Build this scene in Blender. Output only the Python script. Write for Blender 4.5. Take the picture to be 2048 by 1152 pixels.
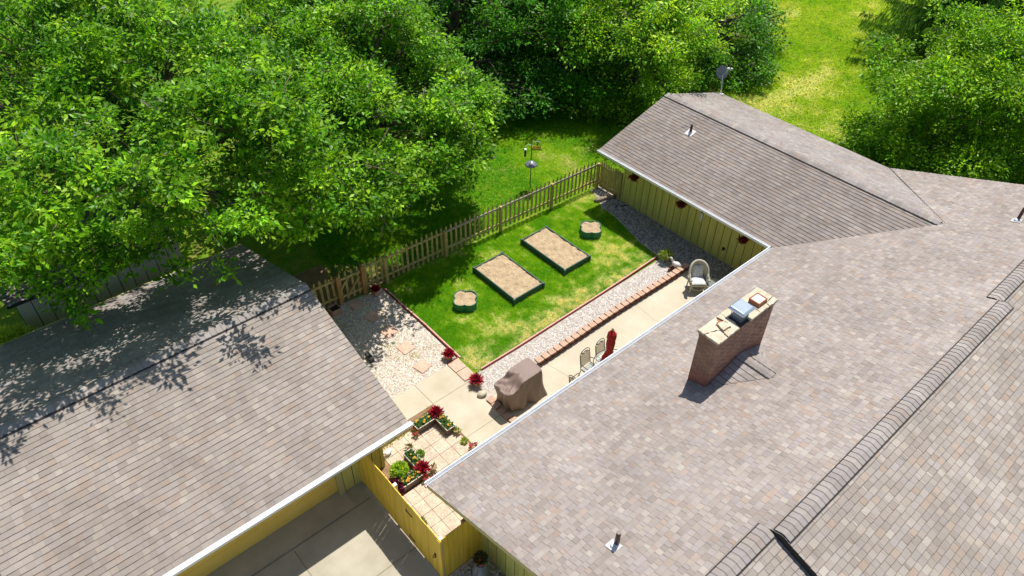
import bpy, math, random
import numpy as np
from mathutils import Vector, Matrix
random.seed(7); rng=np.random.default_rng(7)
R=math.radians
for o in list(bpy.data.objects): bpy.data.objects.remove(o)
scene=bpy.context.scene; col=scene.collection
# ------------------------------------------------------------ camera
CAMH=16.6; F=1474.44; P_,R_,Y_=0.7250213,0.0230880,0.7299612
cy,sy=math.cos(Y_),math.sin(Y_)
fw=Vector((sy*math.cos(P_),cy*math.cos(P_),-math.sin(P_)))
rt=Vector((cy,-sy,0)); up=rt.cross(fw)
rt2=math.cos(R_)*rt+math.sin(R_)*up; up2=-math.sin(R_)*rt+math.cos(R_)*up
cd=bpy.data.cameras.new('camera'); cam=bpy.data.objects.new('camera',cd); col.objects.link(cam)
M=Matrix((rt2,up2,-fw)).transposed().to_4x4(); M.translation=Vector((0,0,CAMH)); cam.matrix_world=M
cd.sensor_width=36; cd.lens=36*F/2048; cd.clip_start=.1; cd.clip_end=600
scene.camera=cam
# ------------------------------------------------------------ light
SUN=Vector((.385,.17,1)).normalized()          # direction towards the sun
w=bpy.data.worlds.new('World'); scene.world=w; w.use_nodes=True
nt=w.node_tree; sk=nt.nodes.new('ShaderNodeTexSky'); sk.sky_type='NISHITA'; sk.sun_disc=False
sk.sun_elevation=math.asin(SUN.z); sk.sun_rotation=math.atan2(SUN.x,SUN.y)
bg=nt.nodes['Background']; bg.inputs[1].default_value=.105; nt.links.new(sk.outputs[0],bg.inputs[0])
sd=bpy.data.lights.new('sun','SUN'); sd.energy=5.0; sd.angle=R(.53); sd.color=(1,.955,.88)
so=bpy.data.objects.new('sun',sd); col.objects.link(so); so.rotation_euler=SUN.to_track_quat('Z','Y').to_euler(); so.location=(10,10,30)
scene.view_settings.view_transform='Standard'; scene.view_settings.look='None'
scene.view_settings.exposure=.22; scene.view_settings.gamma=1
scene.render.engine='CYCLES'
# ------------------------------------------------------------ materials
def newmat(name):
    m=bpy.data.materials.new(name); m.use_nodes=True; t=m.node_tree; b=t.nodes['Principled BSDF']; return m,t,b
def node(t,k,**kw):
    n=t.nodes.new(k)
    for a,v in kw.items(): setattr(n,a,v)
    return n
def coords(t,scale=1,obj=True):
    if obj:
        g=node(t,'ShaderNodeNewGeometry'); return g.outputs['Position']
def noise(t,scale,detail=4,rough=.6,vec=None):
    n=node(t,'ShaderNodeTexNoise'); n.inputs['Scale'].default_value=scale; n.inputs['Detail'].default_value=detail; n.inputs['Roughness'].default_value=rough
    t.links.new(vec if vec is not None else coords(t),n.inputs['Vector']); return n.outputs['Fac']
def ramp(t,fac,stops):
    r=node(t,'ShaderNodeValToRGB'); e=r.color_ramp.elements
    while len(e)<len(stops): e.new(.5)
    for i,(p,c) in enumerate(stops): e[i].position=p; e[i].color=(*c,1)
    t.links.new(fac,r.inputs[0]); return r.outputs[0]
def mixc(t,a,b,f,mode='MIX'):
    m=node(t,'ShaderNodeMix'); m.data_type='RGBA'; m.blend_type=mode
    for s,v in ((0,f),(6,a),(7,b)):
        if isinstance(v,(int,float)): m.inputs[s].default_value=v
        elif isinstance(v,tuple): m.inputs[s].default_value=(*v,1)
        else: t.links.new(v,m.inputs[s])
    return m.outputs[2]
def bump(t,b,h,strength=.5,dist=.01):
    n=node(t,'ShaderNodeBump'); n.inputs['Strength'].default_value=strength; n.inputs['Distance'].default_value=dist
    t.links.new(h,n.inputs['Height']); t.links.new(n.outputs[0],b.inputs['Normal'])
def mat(name,c1,c2=None,sc=6,rough=.8,bs=30,bst=.2,bd=.006,metal=0,spec=.5,fine=None,lo=.35,hi=.65,vert=False):
    m,t,b=newmat(name); c2=c2 or tuple(x*.8 for x in c1); vv=None
    if vert:
        mp=node(t,'ShaderNodeMapping'); mp.inputs['Scale'].default_value=(6,6,.35); t.links.new(coords(t),mp.inputs[0]); vv=mp.outputs[0]
    o=ramp(t,noise(t,sc,5,.6,vv),[(lo,c1),(hi,c2)])
    if fine:
        o=mixc(t,o,ramp(t,noise(t,fine,2),[(.3,(.55,)*3),(.7,(1.3,)*3)]),.6,'MULTIPLY')
    t.links.new(o,b.inputs['Base Color']); b.inputs['Roughness'].default_value=rough; b.inputs['Metallic'].default_value=metal
    b.inputs['Specular IOR Level'].default_value=spec
    if bst: bump(t,b,noise(t,bs,3),bst,bd)
    return m
def attrmat(name,rough=.9,grain=0,gs=200,spec=.3,trans=0,tcol=None,bst=0,bs=150,bd=.004,rim=False,mottle=None):
    m,t,b=newmat(name); a=node(t,'ShaderNodeAttribute',attribute_name='Col'); o=a.outputs['Color']
    if mottle: o=mixc(t,o,ramp(t,noise(t,mottle,4),[(.3,(.86,.85,.84)),(.7,(1.08,)*3)]),1.,'MULTIPLY')
    if rough>.93: o=mixc(t,o,ramp(t,noise(t,.28,5,.65),[(.3,(.90,.895,.89)),(.62,(1.04,)*3)]),1.,'MULTIPLY')
    if grain: o=mixc(t,o,ramp(t,noise(t,gs,2,.7),[(.3,(1-grain,)*3),(.7,(1+grain,)*3)]),1.,'MULTIPLY')
    if rim:   # narrow painted shadow line round each tab
        e=node(t,'ShaderNodeAttribute',attribute_name='Edge'); o=mixc(t,o,(.03,.026,.025),e.outputs['Fac'])
    t.links.new(o,b.inputs['Base Color']); b.inputs['Roughness'].default_value=rough; b.inputs['Specular IOR Level'].default_value=spec
    if bst: bump(t,b,noise(t,bs,3),bst,bd)
    if trans:
        tr=node(t,'ShaderNodeBsdfTranslucent'); tc=mixc(t,o,tcol,1.,'MULTIPLY'); t.links.new(tc,tr.inputs[0])
        mx=node(t,'ShaderNodeMixShader'); mx.inputs[0].default_value=trans
        t.links.new(b.outputs[0],mx.inputs[1]); t.links.new(tr.outputs[0],mx.inputs[2]); t.links.new(mx.outputs[0],t.nodes['Material Output'].inputs[0])
    return m
MT={}
MT['shingle']=attrmat('asphalt shingle',.95,.22,160,.15,bst=.35,bs=220,bd=.004,mottle=.9)
MT['butt']=mat('shingle edge and shade',(.045,.038,.034),(.03,.026,.024),20,.95,bst=0)
MT['leaf']=attrmat('leaf',.4,0,spec=.22,trans=.42,tcol=(1.5,1.5,.35))
MT['needle']=attrmat('needle',.6,0,spec=.25,trans=.2,tcol=(1.3,1.3,.7))
MT['blade']=attrmat('grass blade',.7,0,spec=.1,trans=.5,tcol=(1.5,1.4,.6))
MT['petal']=attrmat('petal',.5,0,spec=.3,trans=.2,tcol=(1.2,1.,1.))
MT['stone']=attrmat('crushed stone',.85,.12,60,.3)
MT['bark']=mat('bark',(.16,.12,.085),(.07,.05,.035),8,.9,bs=25,bst=.9,bd=.03)
MT['twig']=mat('twig',(.26,.19,.14),(.15,.11,.08),8,.9,bst=0)
MT['white']=mat('white painted metal',(.80,.81,.82),(.72,.73,.75),3,.45,bst=0)
MT['mesh']=mat('gutter guard',(.62,.64,.68),(.5,.52,.56),60,.5,bst=.5,bs=250)
MT['green']=mat('green siding paint',(.66,.60,.16),(.50,.47,.115),1.6,.7,bs=40,bst=.15,vert=True)
MT['yellow']=mat('yellow fence paint',(.88,.60,.07),(.66,.45,.045),1.8,.65,bs=40,bst=.2,vert=True)
MT['yellowdoor']=mat('yellow door paint',(.90,.62,.13),(.80,.55,.10),1.,.6,bst=.1)
MT['groove']=mat('siding groove',(.045,.045,.012),None,4,.9,bst=0)
MT['trim']=mat('cream trim',(.52,.47,.20),(.45,.40,.16),3,.6,bst=.1)
MT['tan']=mat('tan siding',(.66,.60,.47),(.54,.49,.38),2,.8,bst=.1)
MT['conc']=mat('concrete',(.57,.51,.40),(.43,.365,.26),.8,.9,bs=80,bst=.08,lo=.3,hi=.75)
MT['drive']=mat('driveway concrete',(.46,.42,.33),(.33,.295,.225),.9,.9,bs=90,bst=.08,lo=.35,hi=.7)
MT['joint']=mat('joint',(.27,.23,.14),(.17,.15,.09),6,.95,bst=0)
MT['cedar']=mat('weathered fence wood',(.56,.46,.17),(.34,.27,.10),2.5,.85,bs=30,bst=.4,fine=12,vert=True)
MT['cedar2']=mat('orange new wood',(.50,.28,.10),(.38,.2,.07),3,.8,bs=30,bst=.4)
MT['railtop']=mat('grey weathered rail',(.42,.37,.27),(.3,.25,.17),4,.85,bs=30,bst=.4)
MT['bedgreen']=mat('dark green plastic',(.035,.085,.07),(.05,.11,.085),3,.45,bst=.1)
MT['bedgreen2']=mat('green plastic',(.022,.15,.085),(.03,.18,.11),3,.45,bst=.1)
MT['sand']=mat('sandy soil',(.56,.42,.26),(.36,.255,.15),5,.95,bs=18,bst=1,bd=.05,fine=40,lo=.35,hi=.75)
MT['gravel']=mat('gravel base',(.60,.54,.46),(.44,.38,.31),9,.95,bs=45,bst=1,bd=.03,fine=45)
MT['redrubber']=mat('dark red rubber',(.30,.03,.035),(.16,.02,.02),9,.7,bst=.1)
MT['pinkedge']=mat('faded pink edging',(.66,.45,.35),(.56,.37,.28),8,.8,bst=.2)
MT['paver']=mat('terracotta paver',(.56,.375,.275),(.45,.29,.20),4,.85,bs=50,bst=.3,fine=40)
MT['paverdark_shade']=mat('dark red and shade paver',(.24,.09,.055),(.17,.07,.045),5,.9,bs=50,bst=.3)  # own colour of the pedestal bricks, painted shade on the wall blocks
MT['slab']=mat('stepping slab',(.66,.44,.33),(.56,.36,.27),3,.85,bs=50,bst=.3,fine=30)
MT['tile']=mat('terrace slab',(.64,.53,.41),(.46,.35,.26),2.4,.9,bs=50,bst=.25,fine=22,lo=.3,hi=.75)
MT['dirt']=mat('dirt',(.34,.20,.11),(.22,.13,.07),6,.95,bs=25,bst=.8,bd=.03,fine=30)
MT['cover']=mat('brown fabric cover',(.23,.16,.135),(.205,.14,.115),2,.6,bs=120,bst=.15)
MT['red']=mat('red canvas',(.52,.008,.012),(.40,.005,.008),4,.7,bst=.1)
MT['iron']=mat('wrought iron',(.07,.055,.045),(.04,.035,.03),10,.5,metal=.5,bst=0)
MT['seatmesh']=mat('grey mesh seat',(.42,.43,.43),(.34,.35,.35),8,.7,bst=0); MT['rust']=mat('rusty tube',(.16,.05,.035),(.1,.03,.02),10,.6,bst=0)
MT['sling']=mat('tan sling mesh',(.74,.66,.42),(.66,.58,.36),8,.8,bst=.2)
MT['black']=mat('black plastic',(.02,.02,.022),(.035,.035,.035),6,.5,bst=0)
MT['darkbox']=mat('brown planter plastic',(.12,.085,.065),(.09,.065,.05),6,.55,bst=0)
MT['rim']=mat('beige planter rim',(.62,.53,.45),(.55,.47,.4),6,.55,bst=0)
MT['boxwood']=mat('tan pot',(.52,.37,.19),(.42,.29,.14),6,.8,bst=.2)
MT['pinkpot']=mat('terracotta box',(.50,.31,.22),(.42,.25,.17),6,.8,bst=.2)
MT['soil']=mat('potting soil',(.028,.02,.014),(.05,.035,.025),20,.95,bs=40,bst=1,bd=.02)
MT['wicker']=mat('cream wicker',(.55,.52,.43),(.36,.34,.27),40,.7,bs=90,bst=1,bd=.01,lo=.4,hi=.6)
MT['cushion']=mat('white patterned cushion',(.72,.72,.72),(.36,.37,.40),24,.85,bs=12,bst=.6,bd=.02,lo=.5,hi=.62)
MT['stonew']=mat('pale field stone',(.62,.56,.45),(.36,.30,.2),5,.85,bs=18,bst=.8,bd=.02)
MT['galv']=mat('galvanised steel',(.30,.32,.35),(.22,.24,.27),5,.42,metal=.4,bst=.1)
MT['redpot']=mat('red clay pot',(.45,.09,.05),(.36,.07,.04),6,.6,bst=0)
MT['rustpipe']=mat('dark brown pipe',(.075,.03,.025),(.05,.02,.018),10,.45,bst=0)
MT['flash']=mat('flashing',(.66,.66,.66),(.5,.5,.5),12,.5,bst=0)
MT['bsteel']=mat('polished steel',(.62,.70,.80),(.55,.63,.74),5,.22,metal=.75,bst=0)
MT['dish']=mat('grey dish',(.22,.235,.26),None,5,.5,bst=0)  # grey darkened to carry the tree shade on the dish
MT['mortarcap']=mat('cracked mortar cap',(.66,.58,.44),(.50,.42,.30),5,.95,bs=35,bst=.5,bd=.02,fine=30)
MT['crack']=mat('crack',(.06,.045,.035),None,5,.95,bst=0)
MT['clay']=mat('clay flue',(.36,.13,.05),(.28,.09,.035),9,.7,bst=0)
MT['yellowplastic']=mat('yellow feeder',(.50,.40,.04),None,6,.6,bst=0)
MT['driftwood']=mat('driftwood',(.44,.35,.28),(.14,.09,.07),7,.9,bs=30,bst=.6,bd=.02)
MT['statue']=mat('white plaster',(.72,.71,.68),(.60,.58,.55),9,.7,bs=30,bst=.3)
MT['greenpot']=mat('green glazed pot',(.16,.24,.09),(.22,.3,.13),6,.4,bst=0)
def brickmat():
    m,t,b=newmat('chimney brick'); g=node(t,'ShaderNodeNewGeometry')
    s=node(t,'ShaderNodeSeparateXYZ'); t.links.new(g.outputs['Position'],s.inputs[0])
    ad=node(t,'ShaderNodeMath',operation='ADD'); t.links.new(s.outputs[0],ad.inputs[0]); t.links.new(s.outputs[1],ad.inputs[1])
    c=node(t,'ShaderNodeCombineXYZ'); t.links.new(ad.outputs[0],c.inputs[0]); t.links.new(s.outputs[2],c.inputs[1])
    k=node(t,'ShaderNodeTexBrick'); k.inputs['Scale'].default_value=1; k.inputs['Brick Width'].default_value=.19; k.inputs['Row Height'].default_value=.064; k.inputs['Mortar Size'].default_value=.011
    k.inputs['Color1'].default_value=(.15,.045,.028,1); k.inputs['Color2'].default_value=(.36,.16,.085,1); k.inputs['Mortar'].default_value=(.42,.31,.23,1)
    t.links.new(c.outputs[0],k.inputs['Vector'])
    # faded red paint left near the bottom
    mr=node(t,'ShaderNodeMapRange'); mr.inputs[1].default_value=3.62; mr.inputs[2].default_value=3.05; t.links.new(s.outputs[2],mr.inputs[0])
    n=noise(t,7,4); mu=node(t,'ShaderNodeMath',operation='MULTIPLY'); t.links.new(mr.outputs[0],mu.inputs[0]); t.links.new(n,mu.inputs[1])
    o=mixc(t,k.outputs[0],(.36,.05,.04),mu.outputs[0])
    o=mixc(t,o,ramp(t,noise(t,12,4),[(.3,(.6,)*3),(.7,(1.25,)*3)]),1.,'MULTIPLY')
    t.links.new(o,b.inputs['Base Color']); b.inputs['Roughness'].default_value=.92
    bump(t,b,k.outputs['Fac'],-.6,.01); return m
MT['brick']=brickmat()
def glassmat():
    m,t,b=newmat('table glass'); b.inputs['Base Color'].default_value=(.75,.82,.8,1); b.inputs['Roughness'].default_value=.08; b.inputs['Specular IOR Level'].default_value=.25; b.inputs['Alpha'].default_value=.13; return m
MT['glass']=glassmat()
for k_,al in (('sling',.5),('seatmesh',.65)): MT[k_].node_tree.nodes['Principled BSDF'].inputs['Alpha'].default_value=al
# ------------------------------------------------------------ mesh helpers
class MB:
    def __init__(s): s.v=[]; s.f=[]; s.m=[]
    def add(s,vs,fs,mi=0):
        n=len(s.v); s.v+= [tuple(v) for v in vs]; s.f+=[tuple(i+n for i in f) for f in fs]; s.m+=[mi]*len(fs); return s
    def box(s,c,d,rz=0,mi=0,rot=None,taper=1):
        x,y,z=[a/2 for a in d]; vs=[]
        for k,(a,b,e) in enumerate([(-1,-1,-1),(1,-1,-1),(1,1,-1),(-1,1,-1),(-1,-1,1),(1,-1,1),(1,1,1),(-1,1,1)]):
            t=taper if e>0 else 1
            vs.append(Vector((a*x*t,b*y*t,e*z)))
        q=rot if rot is not None else Matrix.Rotation(rz,3,'Z')
        return s.add([q@v+Vector(c) for v in vs],[(0,3,2,1),(4,5,6,7),(0,1,5,4),(1,2,6,5),(2,3,7,6),(3,0,4,7)],mi)
    def bx(s,x0,x1,y0,y1,z0,z1,mi=0): return s.box(((x0+x1)/2,(y0+y1)/2,(z0+z1)/2),(x1-x0,y1-y0,z1-z0),mi=mi)
    def beam(s,a,b,w,h,mi=0,upv=(0,0,1)):
        a=Vector(a); b=Vector(b); d=(b-a); L=d.length; d.normalize(); u=Vector(upv); r=d.cross(u).normalized(); u=r.cross(d)
        return s.box((a+b)/2,(L,w,h),mi=mi,rot=Matrix((d,-r,u)).transposed())
    def tube(s,pts,r,n=8,mi=0,cap=True):
        pts=[Vector(p) for p in pts]; rs=r if isinstance(r,(list,tuple)) else [r]*len(pts); vs=[]; fs=[]
        d0=(pts[1]-pts[0]).normalized(); u=d0.orthogonal().normalized()
        for i,p in enumerate(pts):
            d=(pts[min(i+1,len(pts)-1)]-pts[max(i-1,0)]).normalized(); u=(u-d*u.dot(d)).normalized(); v=d.cross(u)
            for k in range(n):
                a=2*math.pi*k/n; vs.append(p+(u*math.cos(a)+v*math.sin(a))*rs[i])
        for i in range(len(pts)-1):
            for k in range(n): fs.append((i*n+k,i*n+(k+1)%n,(i+1)*n+(k+1)%n,(i+1)*n+k))
        if cap: fs+= [tuple(range(n))[::-1],tuple(range((len(pts)-1)*n,len(pts)*n))]
        return s.add(vs,fs,mi)
    def lathe(s,prof,c=(0,0,0),n=20,mi=0,sx=1,sy=1,wob=None):
        vs=[];fs=[]; c=Vector(c)
        for j,(r,z) in enumerate(prof):
            for k in range(n):
                a=2*math.pi*k/n; rr=r*(wob(a,j) if wob else 1); vs.append(c+Vector((rr*math.cos(a)*sx,rr*math.sin(a)*sy,z)))
        for j in range(len(prof)-1):
            for k in range(n): fs.append((j*n+k,j*n+(k+1)%n,(j+1)*n+(k+1)%n,(j+1)*n+k))
        fs.append(tuple(range(n))[::-1]); fs.append(tuple(range((len(prof)-1)*n,len(prof)*n)))
        return s.add(vs,fs,mi)
    def prism(s,poly,z0,z1,mi=0):
        n=len(poly); vs=[(x,y,z0) for x,y in poly]+[(x,y,z1) for x,y in poly]
        return s.add(vs,[tuple(range(n))[::-1],tuple(range(n,2*n))]+[(i,(i+1)%n,n+(i+1)%n,n+i) for i in range(n)],mi)
    def build(s,name,mats,parent=None,smooth=False,bevel=0,local=False):
        if not isinstance(mats,(list,tuple)): mats=[mats]
        off=Vector((0,0,0)) if (parent is None or local) else wloc(parent)
        me=bpy.data.meshes.new(name); me.from_pydata([tuple(Vector(v)-off) for v in s.v],[],s.f)
        for m in mats: me.materials.append(MT[m])
        if len(mats)>1: me.polygons.foreach_set('material_index',s.m)
        if smooth: me.polygons.foreach_set('use_smooth',[True]*len(s.f))
        me.update(); o=bpy.data.objects.new(name,me); col.objects.link(o)
        if parent is not None: o.parent=parent
        if bevel:
            b=o.modifiers.new('bevel','BEVEL'); b.width=bevel; b.segments=2; b.limit_method='ANGLE'
        return o
def wloc(o):
    v=Vector((0,0,0))
    while o is not None: v=v+o.location; o=o.parent
    return v
def thing(name,label,cat,loc=(0,0,0),group=None,rz=0):
    o=bpy.data.objects.new(name,None); col.objects.link(o); o.location=loc; o.rotation_euler=(0,0,rz); o.empty_display_size=.2
    return tag(o,label,cat,group)
def tag(o,label,cat,group=None):
    o['label']=label; o['category']=cat
    if group: o['group']=group
    return o
def struct(o,kind='structure'): o['kind']=kind; return o
def dup(r,loc,label=None,rz=None,group=None,scale=None):
    def cp(o,par):
        c=o.copy(); col.objects.link(c)
        if par is not None: c.parent=par
        for ch in [x for x in bpy.data.objects if x.parent==o]: cp(ch,c)
        return c
    c=cp(r,None); c.location=loc
    if rz is not None: c.rotation_euler=(0,0,rz)
    if label: c['label']=label
    if group: c['group']=group
    if scale: c.scale=scale
    return c
def npmesh(name,V,Q,C,m,parent=None,edge=None,mi=None,extra=None,smooth=False):
    """V (n,3), Q (k,4) quads, C (n,3) colours"""
    V=np.asarray(V,np.float32).reshape(-1,3); Q=np.asarray(Q,np.int32)
    if parent is not None: V=V-np.array(wloc(parent),np.float32)
    me=bpy.data.meshes.new(name); me.vertices.add(len(V)); me.vertices.foreach_set('co',V.ravel())
    k=Q.shape[1]; me.loops.add(Q.size); me.loops.foreach_set('vertex_index',Q.ravel())
    me.polygons.add(len(Q)); me.polygons.foreach_set('loop_start',np.arange(0,Q.size,k,dtype=np.int32))
    me.update(calc_edges=True)
    if C is not None:
        a=me.attributes.new('Col','FLOAT_COLOR','POINT'); C=np.asarray(C,np.float32); a.data.foreach_set('color',np.hstack([C,np.ones((len(C),1),np.float32)]).ravel())
    for mm in (m if isinstance(m,(list,tuple)) else [m]): me.materials.append(MT[mm])
    if mi is not None: me.polygons.foreach_set('material_index',np.asarray(mi,np.int32))
    if smooth: me.polygons.foreach_set('use_smooth',np.ones(len(Q),bool))
    o=bpy.data.objects.new(name,me); col.objects.link(o)
    if parent is not None: o.parent=parent
    return o
def vnoise(P,s,seed=0):
    """value noise of 2-D or 3-D points"""
    P=np.asarray(P,float)*s+seed*17.3; i=np.floor(P).astype(np.int64); f=P-i; f=f*f*(3-2*f); d=P.shape[1]; out=0
    for k in range(2**d):
        h=np.full(len(P),seed*7919+13,dtype=np.int64); wgt=1
        for a in range(d):
            b=(k>>a)&1; h=(h*1000003)^((i[:,a]+b)*(73856093,19349663,83492791)[a]); wgt=wgt*(f[:,a] if b else 1-f[:,a])
        h=(h^(h>>13))*1274126177&0x7fffffff; out=out+wgt*(h%10007)/10007.
    return out
def leaves(P,D,size,C,wid=.5,fold=.25,var=.35,flat=.6):
    """P positions, D outward tip directions; returns V,Q,C arrays; each leaf two quads folded along the midrib"""
    n=len(P); D=D+rng.normal(0,.45,(n,3)); D/=np.linalg.norm(D,axis=1)[:,None]
    N=rng.normal(0,.55,(n,3))+np.array([0,0,flat*1.6]); N-=D*(N*D).sum(1)[:,None]; N/=np.linalg.norm(N,axis=1)[:,None]+1e-9
    S=np.cross(D,N); L=(size*(1+rng.uniform(-var,var,n)))[:,None]; W=L*wid*.5; up=N*W*fold
    V=np.stack([P,P+D*L*.5, P+D*L, P+D*L*.42+S*W+up, P+D*L*.42-S*W+up],1) # 0 base 1 mid 2 tip 3 right 4 left
    b=np.arange(n)[:,None]*5
    Q=np.concatenate([b+np.array([[0,3,2,1]]),b+np.array([[0,1,2,4]])])
    return V.reshape(-1,3),Q,np.repeat(C,5,axis=0)
# ------------------------------------------------------------ roofs
SH=np.array([(.335,.30,.28),(.37,.335,.315),(.305,.27,.25),(.345,.315,.305),(.36,.29,.25),(.29,.255,.24),(.42,.385,.35),(.33,.30,.30),(.375,.33,.29),(.35,.275,.23)])*.92
AVG=np.array((.335,.302,.28))*.92
SHP=np.array([.2,.16,.13,.12,.06,.09,.06,.10,.05,.03])
def clip(poly,cp):
    out=poly
    for i in range(len(cp)):
        a=cp[i]; b=cp[(i+1)%len(cp)]; nx,ny=-(b[1]-a[1]),(b[0]-a[0]); inp=out; out=[]
        if not inp: return []
        for j in range(len(inp)):
            p=inp[j]; q=inp[(j+1)%len(inp)]
            dp=(p[0]-a[0])*nx+(p[1]-a[1])*ny; dq=(q[0]-a[0])*nx+(q[1]-a[1])*ny
            if dp>=0: out.append(p)
            if (dp>=0)!=(dq>=0):
                t=dp/(dp-dq); out.append((p[0]+(q[0]-p[0])*t,p[1]+(q[1]-p[1])*t))
    return out
def ccw(p): return p if sum(p[i][0]*p[(i+1)%len(p)][1]-p[(i+1)%len(p)][0]*p[i][1] for i in range(len(p)))>0 else p[::-1]
def roofplane(name,parent,org,U,Vh,s,polys,seed,tint=(1,1,1),pitch=.141,dark=1.,lk=.8,sk=.55,sprob=.5,sat=.75,wds=(.12,.15,.18,.2,.24,.15)):
    """polys in plan coordinates (u along eave, w up the slope, both metres in plan)"""
    rs=random.Random(seed); polys=[ccw(p) for p in polys]
    us=[p[0] for q in polys for p in q]; ws=[p[1] for q in polys for p in q]
    u0,u1,w0,w1=min(us),max(us),min(ws),max(ws); pp=pitch/math.sqrt(1+s*s)
    org=Vector(org); U=Vector(U); Vh=Vector(Vh); N=(Vector((0,0,1))-Vh*s).normalized()
    V=[];Fc=[];C=[];MI=[];ncol=len(SH)
    def pt(u,w,h): p=org+U*u+Vh*w+Vector((0,0,s*w))+N*h; return (p.x,p.y,p.z)
    nrow=int((w1-w0)/pp)+2
    for r in range(nrow):
        wa=w0+r*pp-.001; wb=wa+pp+.004; u=u0-rs.uniform(0,.3); 
        while u<u1:
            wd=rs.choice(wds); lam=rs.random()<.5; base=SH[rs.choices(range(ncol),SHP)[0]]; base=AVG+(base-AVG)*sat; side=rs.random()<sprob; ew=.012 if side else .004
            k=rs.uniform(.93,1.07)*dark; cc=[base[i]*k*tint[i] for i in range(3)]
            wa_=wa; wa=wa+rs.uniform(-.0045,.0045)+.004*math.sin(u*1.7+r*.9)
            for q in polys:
                # tab body and a thin painted-shadow rim along its lower edge and one side
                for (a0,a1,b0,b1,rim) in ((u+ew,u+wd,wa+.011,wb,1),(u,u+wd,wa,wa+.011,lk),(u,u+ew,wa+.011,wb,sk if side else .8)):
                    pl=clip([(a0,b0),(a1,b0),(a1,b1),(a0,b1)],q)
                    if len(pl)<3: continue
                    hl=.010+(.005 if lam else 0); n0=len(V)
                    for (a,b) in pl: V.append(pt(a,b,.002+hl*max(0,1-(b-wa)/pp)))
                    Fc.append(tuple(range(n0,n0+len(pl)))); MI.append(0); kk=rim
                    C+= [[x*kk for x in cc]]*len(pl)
                pl=clip([(u,wa),(u+wd,wa),(u+wd,wa+.001),(u,wa+.001)],q)
                if len(pl)>=3:
                    a=min(x[0] for x in pl); b=max(x[0] for x in pl); n0=len(V); hl=.0115+(.005 if lam else 0)
                    V+= [pt(a,wa,-.01),pt(b,wa,-.01),pt(b,wa,hl),pt(a,wa,hl)]; Fc.append((n0,n0+1,n0+2,n0+3)); MI.append(1); C+=[[.04,.035,.03]]*4
            u+=wd; wa=wa_
    off=wloc(parent); me=bpy.data.meshes.new(name); me.from_pydata([tuple(Vector(v)-off) for v in V],[],Fc)
    a=me.attributes.new('Col','FLOAT_COLOR','POINT'); C=np.array(C,np.float32); a.data.foreach_set('color',np.hstack([C,np.ones((len(C),1),np.float32)]).ravel())
    me.materials.append(MT['shingle']); me.materials.append(MT['butt']); me.polygons.foreach_set('material_index',MI)
    o=bpy.data.objects.new(name,me); col.objects.link(o); o.parent=parent
    return o
def deck(parent,org,U,Vh,s,polys,th=.12,m='trim',name='roof_deck'):
    org=Vector(org); U=Vector(U); Vh=Vector(Vh); b=MB()
    for q in polys:
        q=ccw(q); n=len(q); top=[org+U*u+Vh*w_+Vector((0,0,s*w_-.006)) for u,w_ in q]; bot=[p-Vector((0,0,th)) for p in top]
        b.add(top+bot,[tuple(range(n)),tuple(range(n,2*n))[::-1]]+[(i,(i+1)%n,n+(i+1)%n,n+i) for i in range(n)])
    return b.build(name,m,parent)
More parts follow.
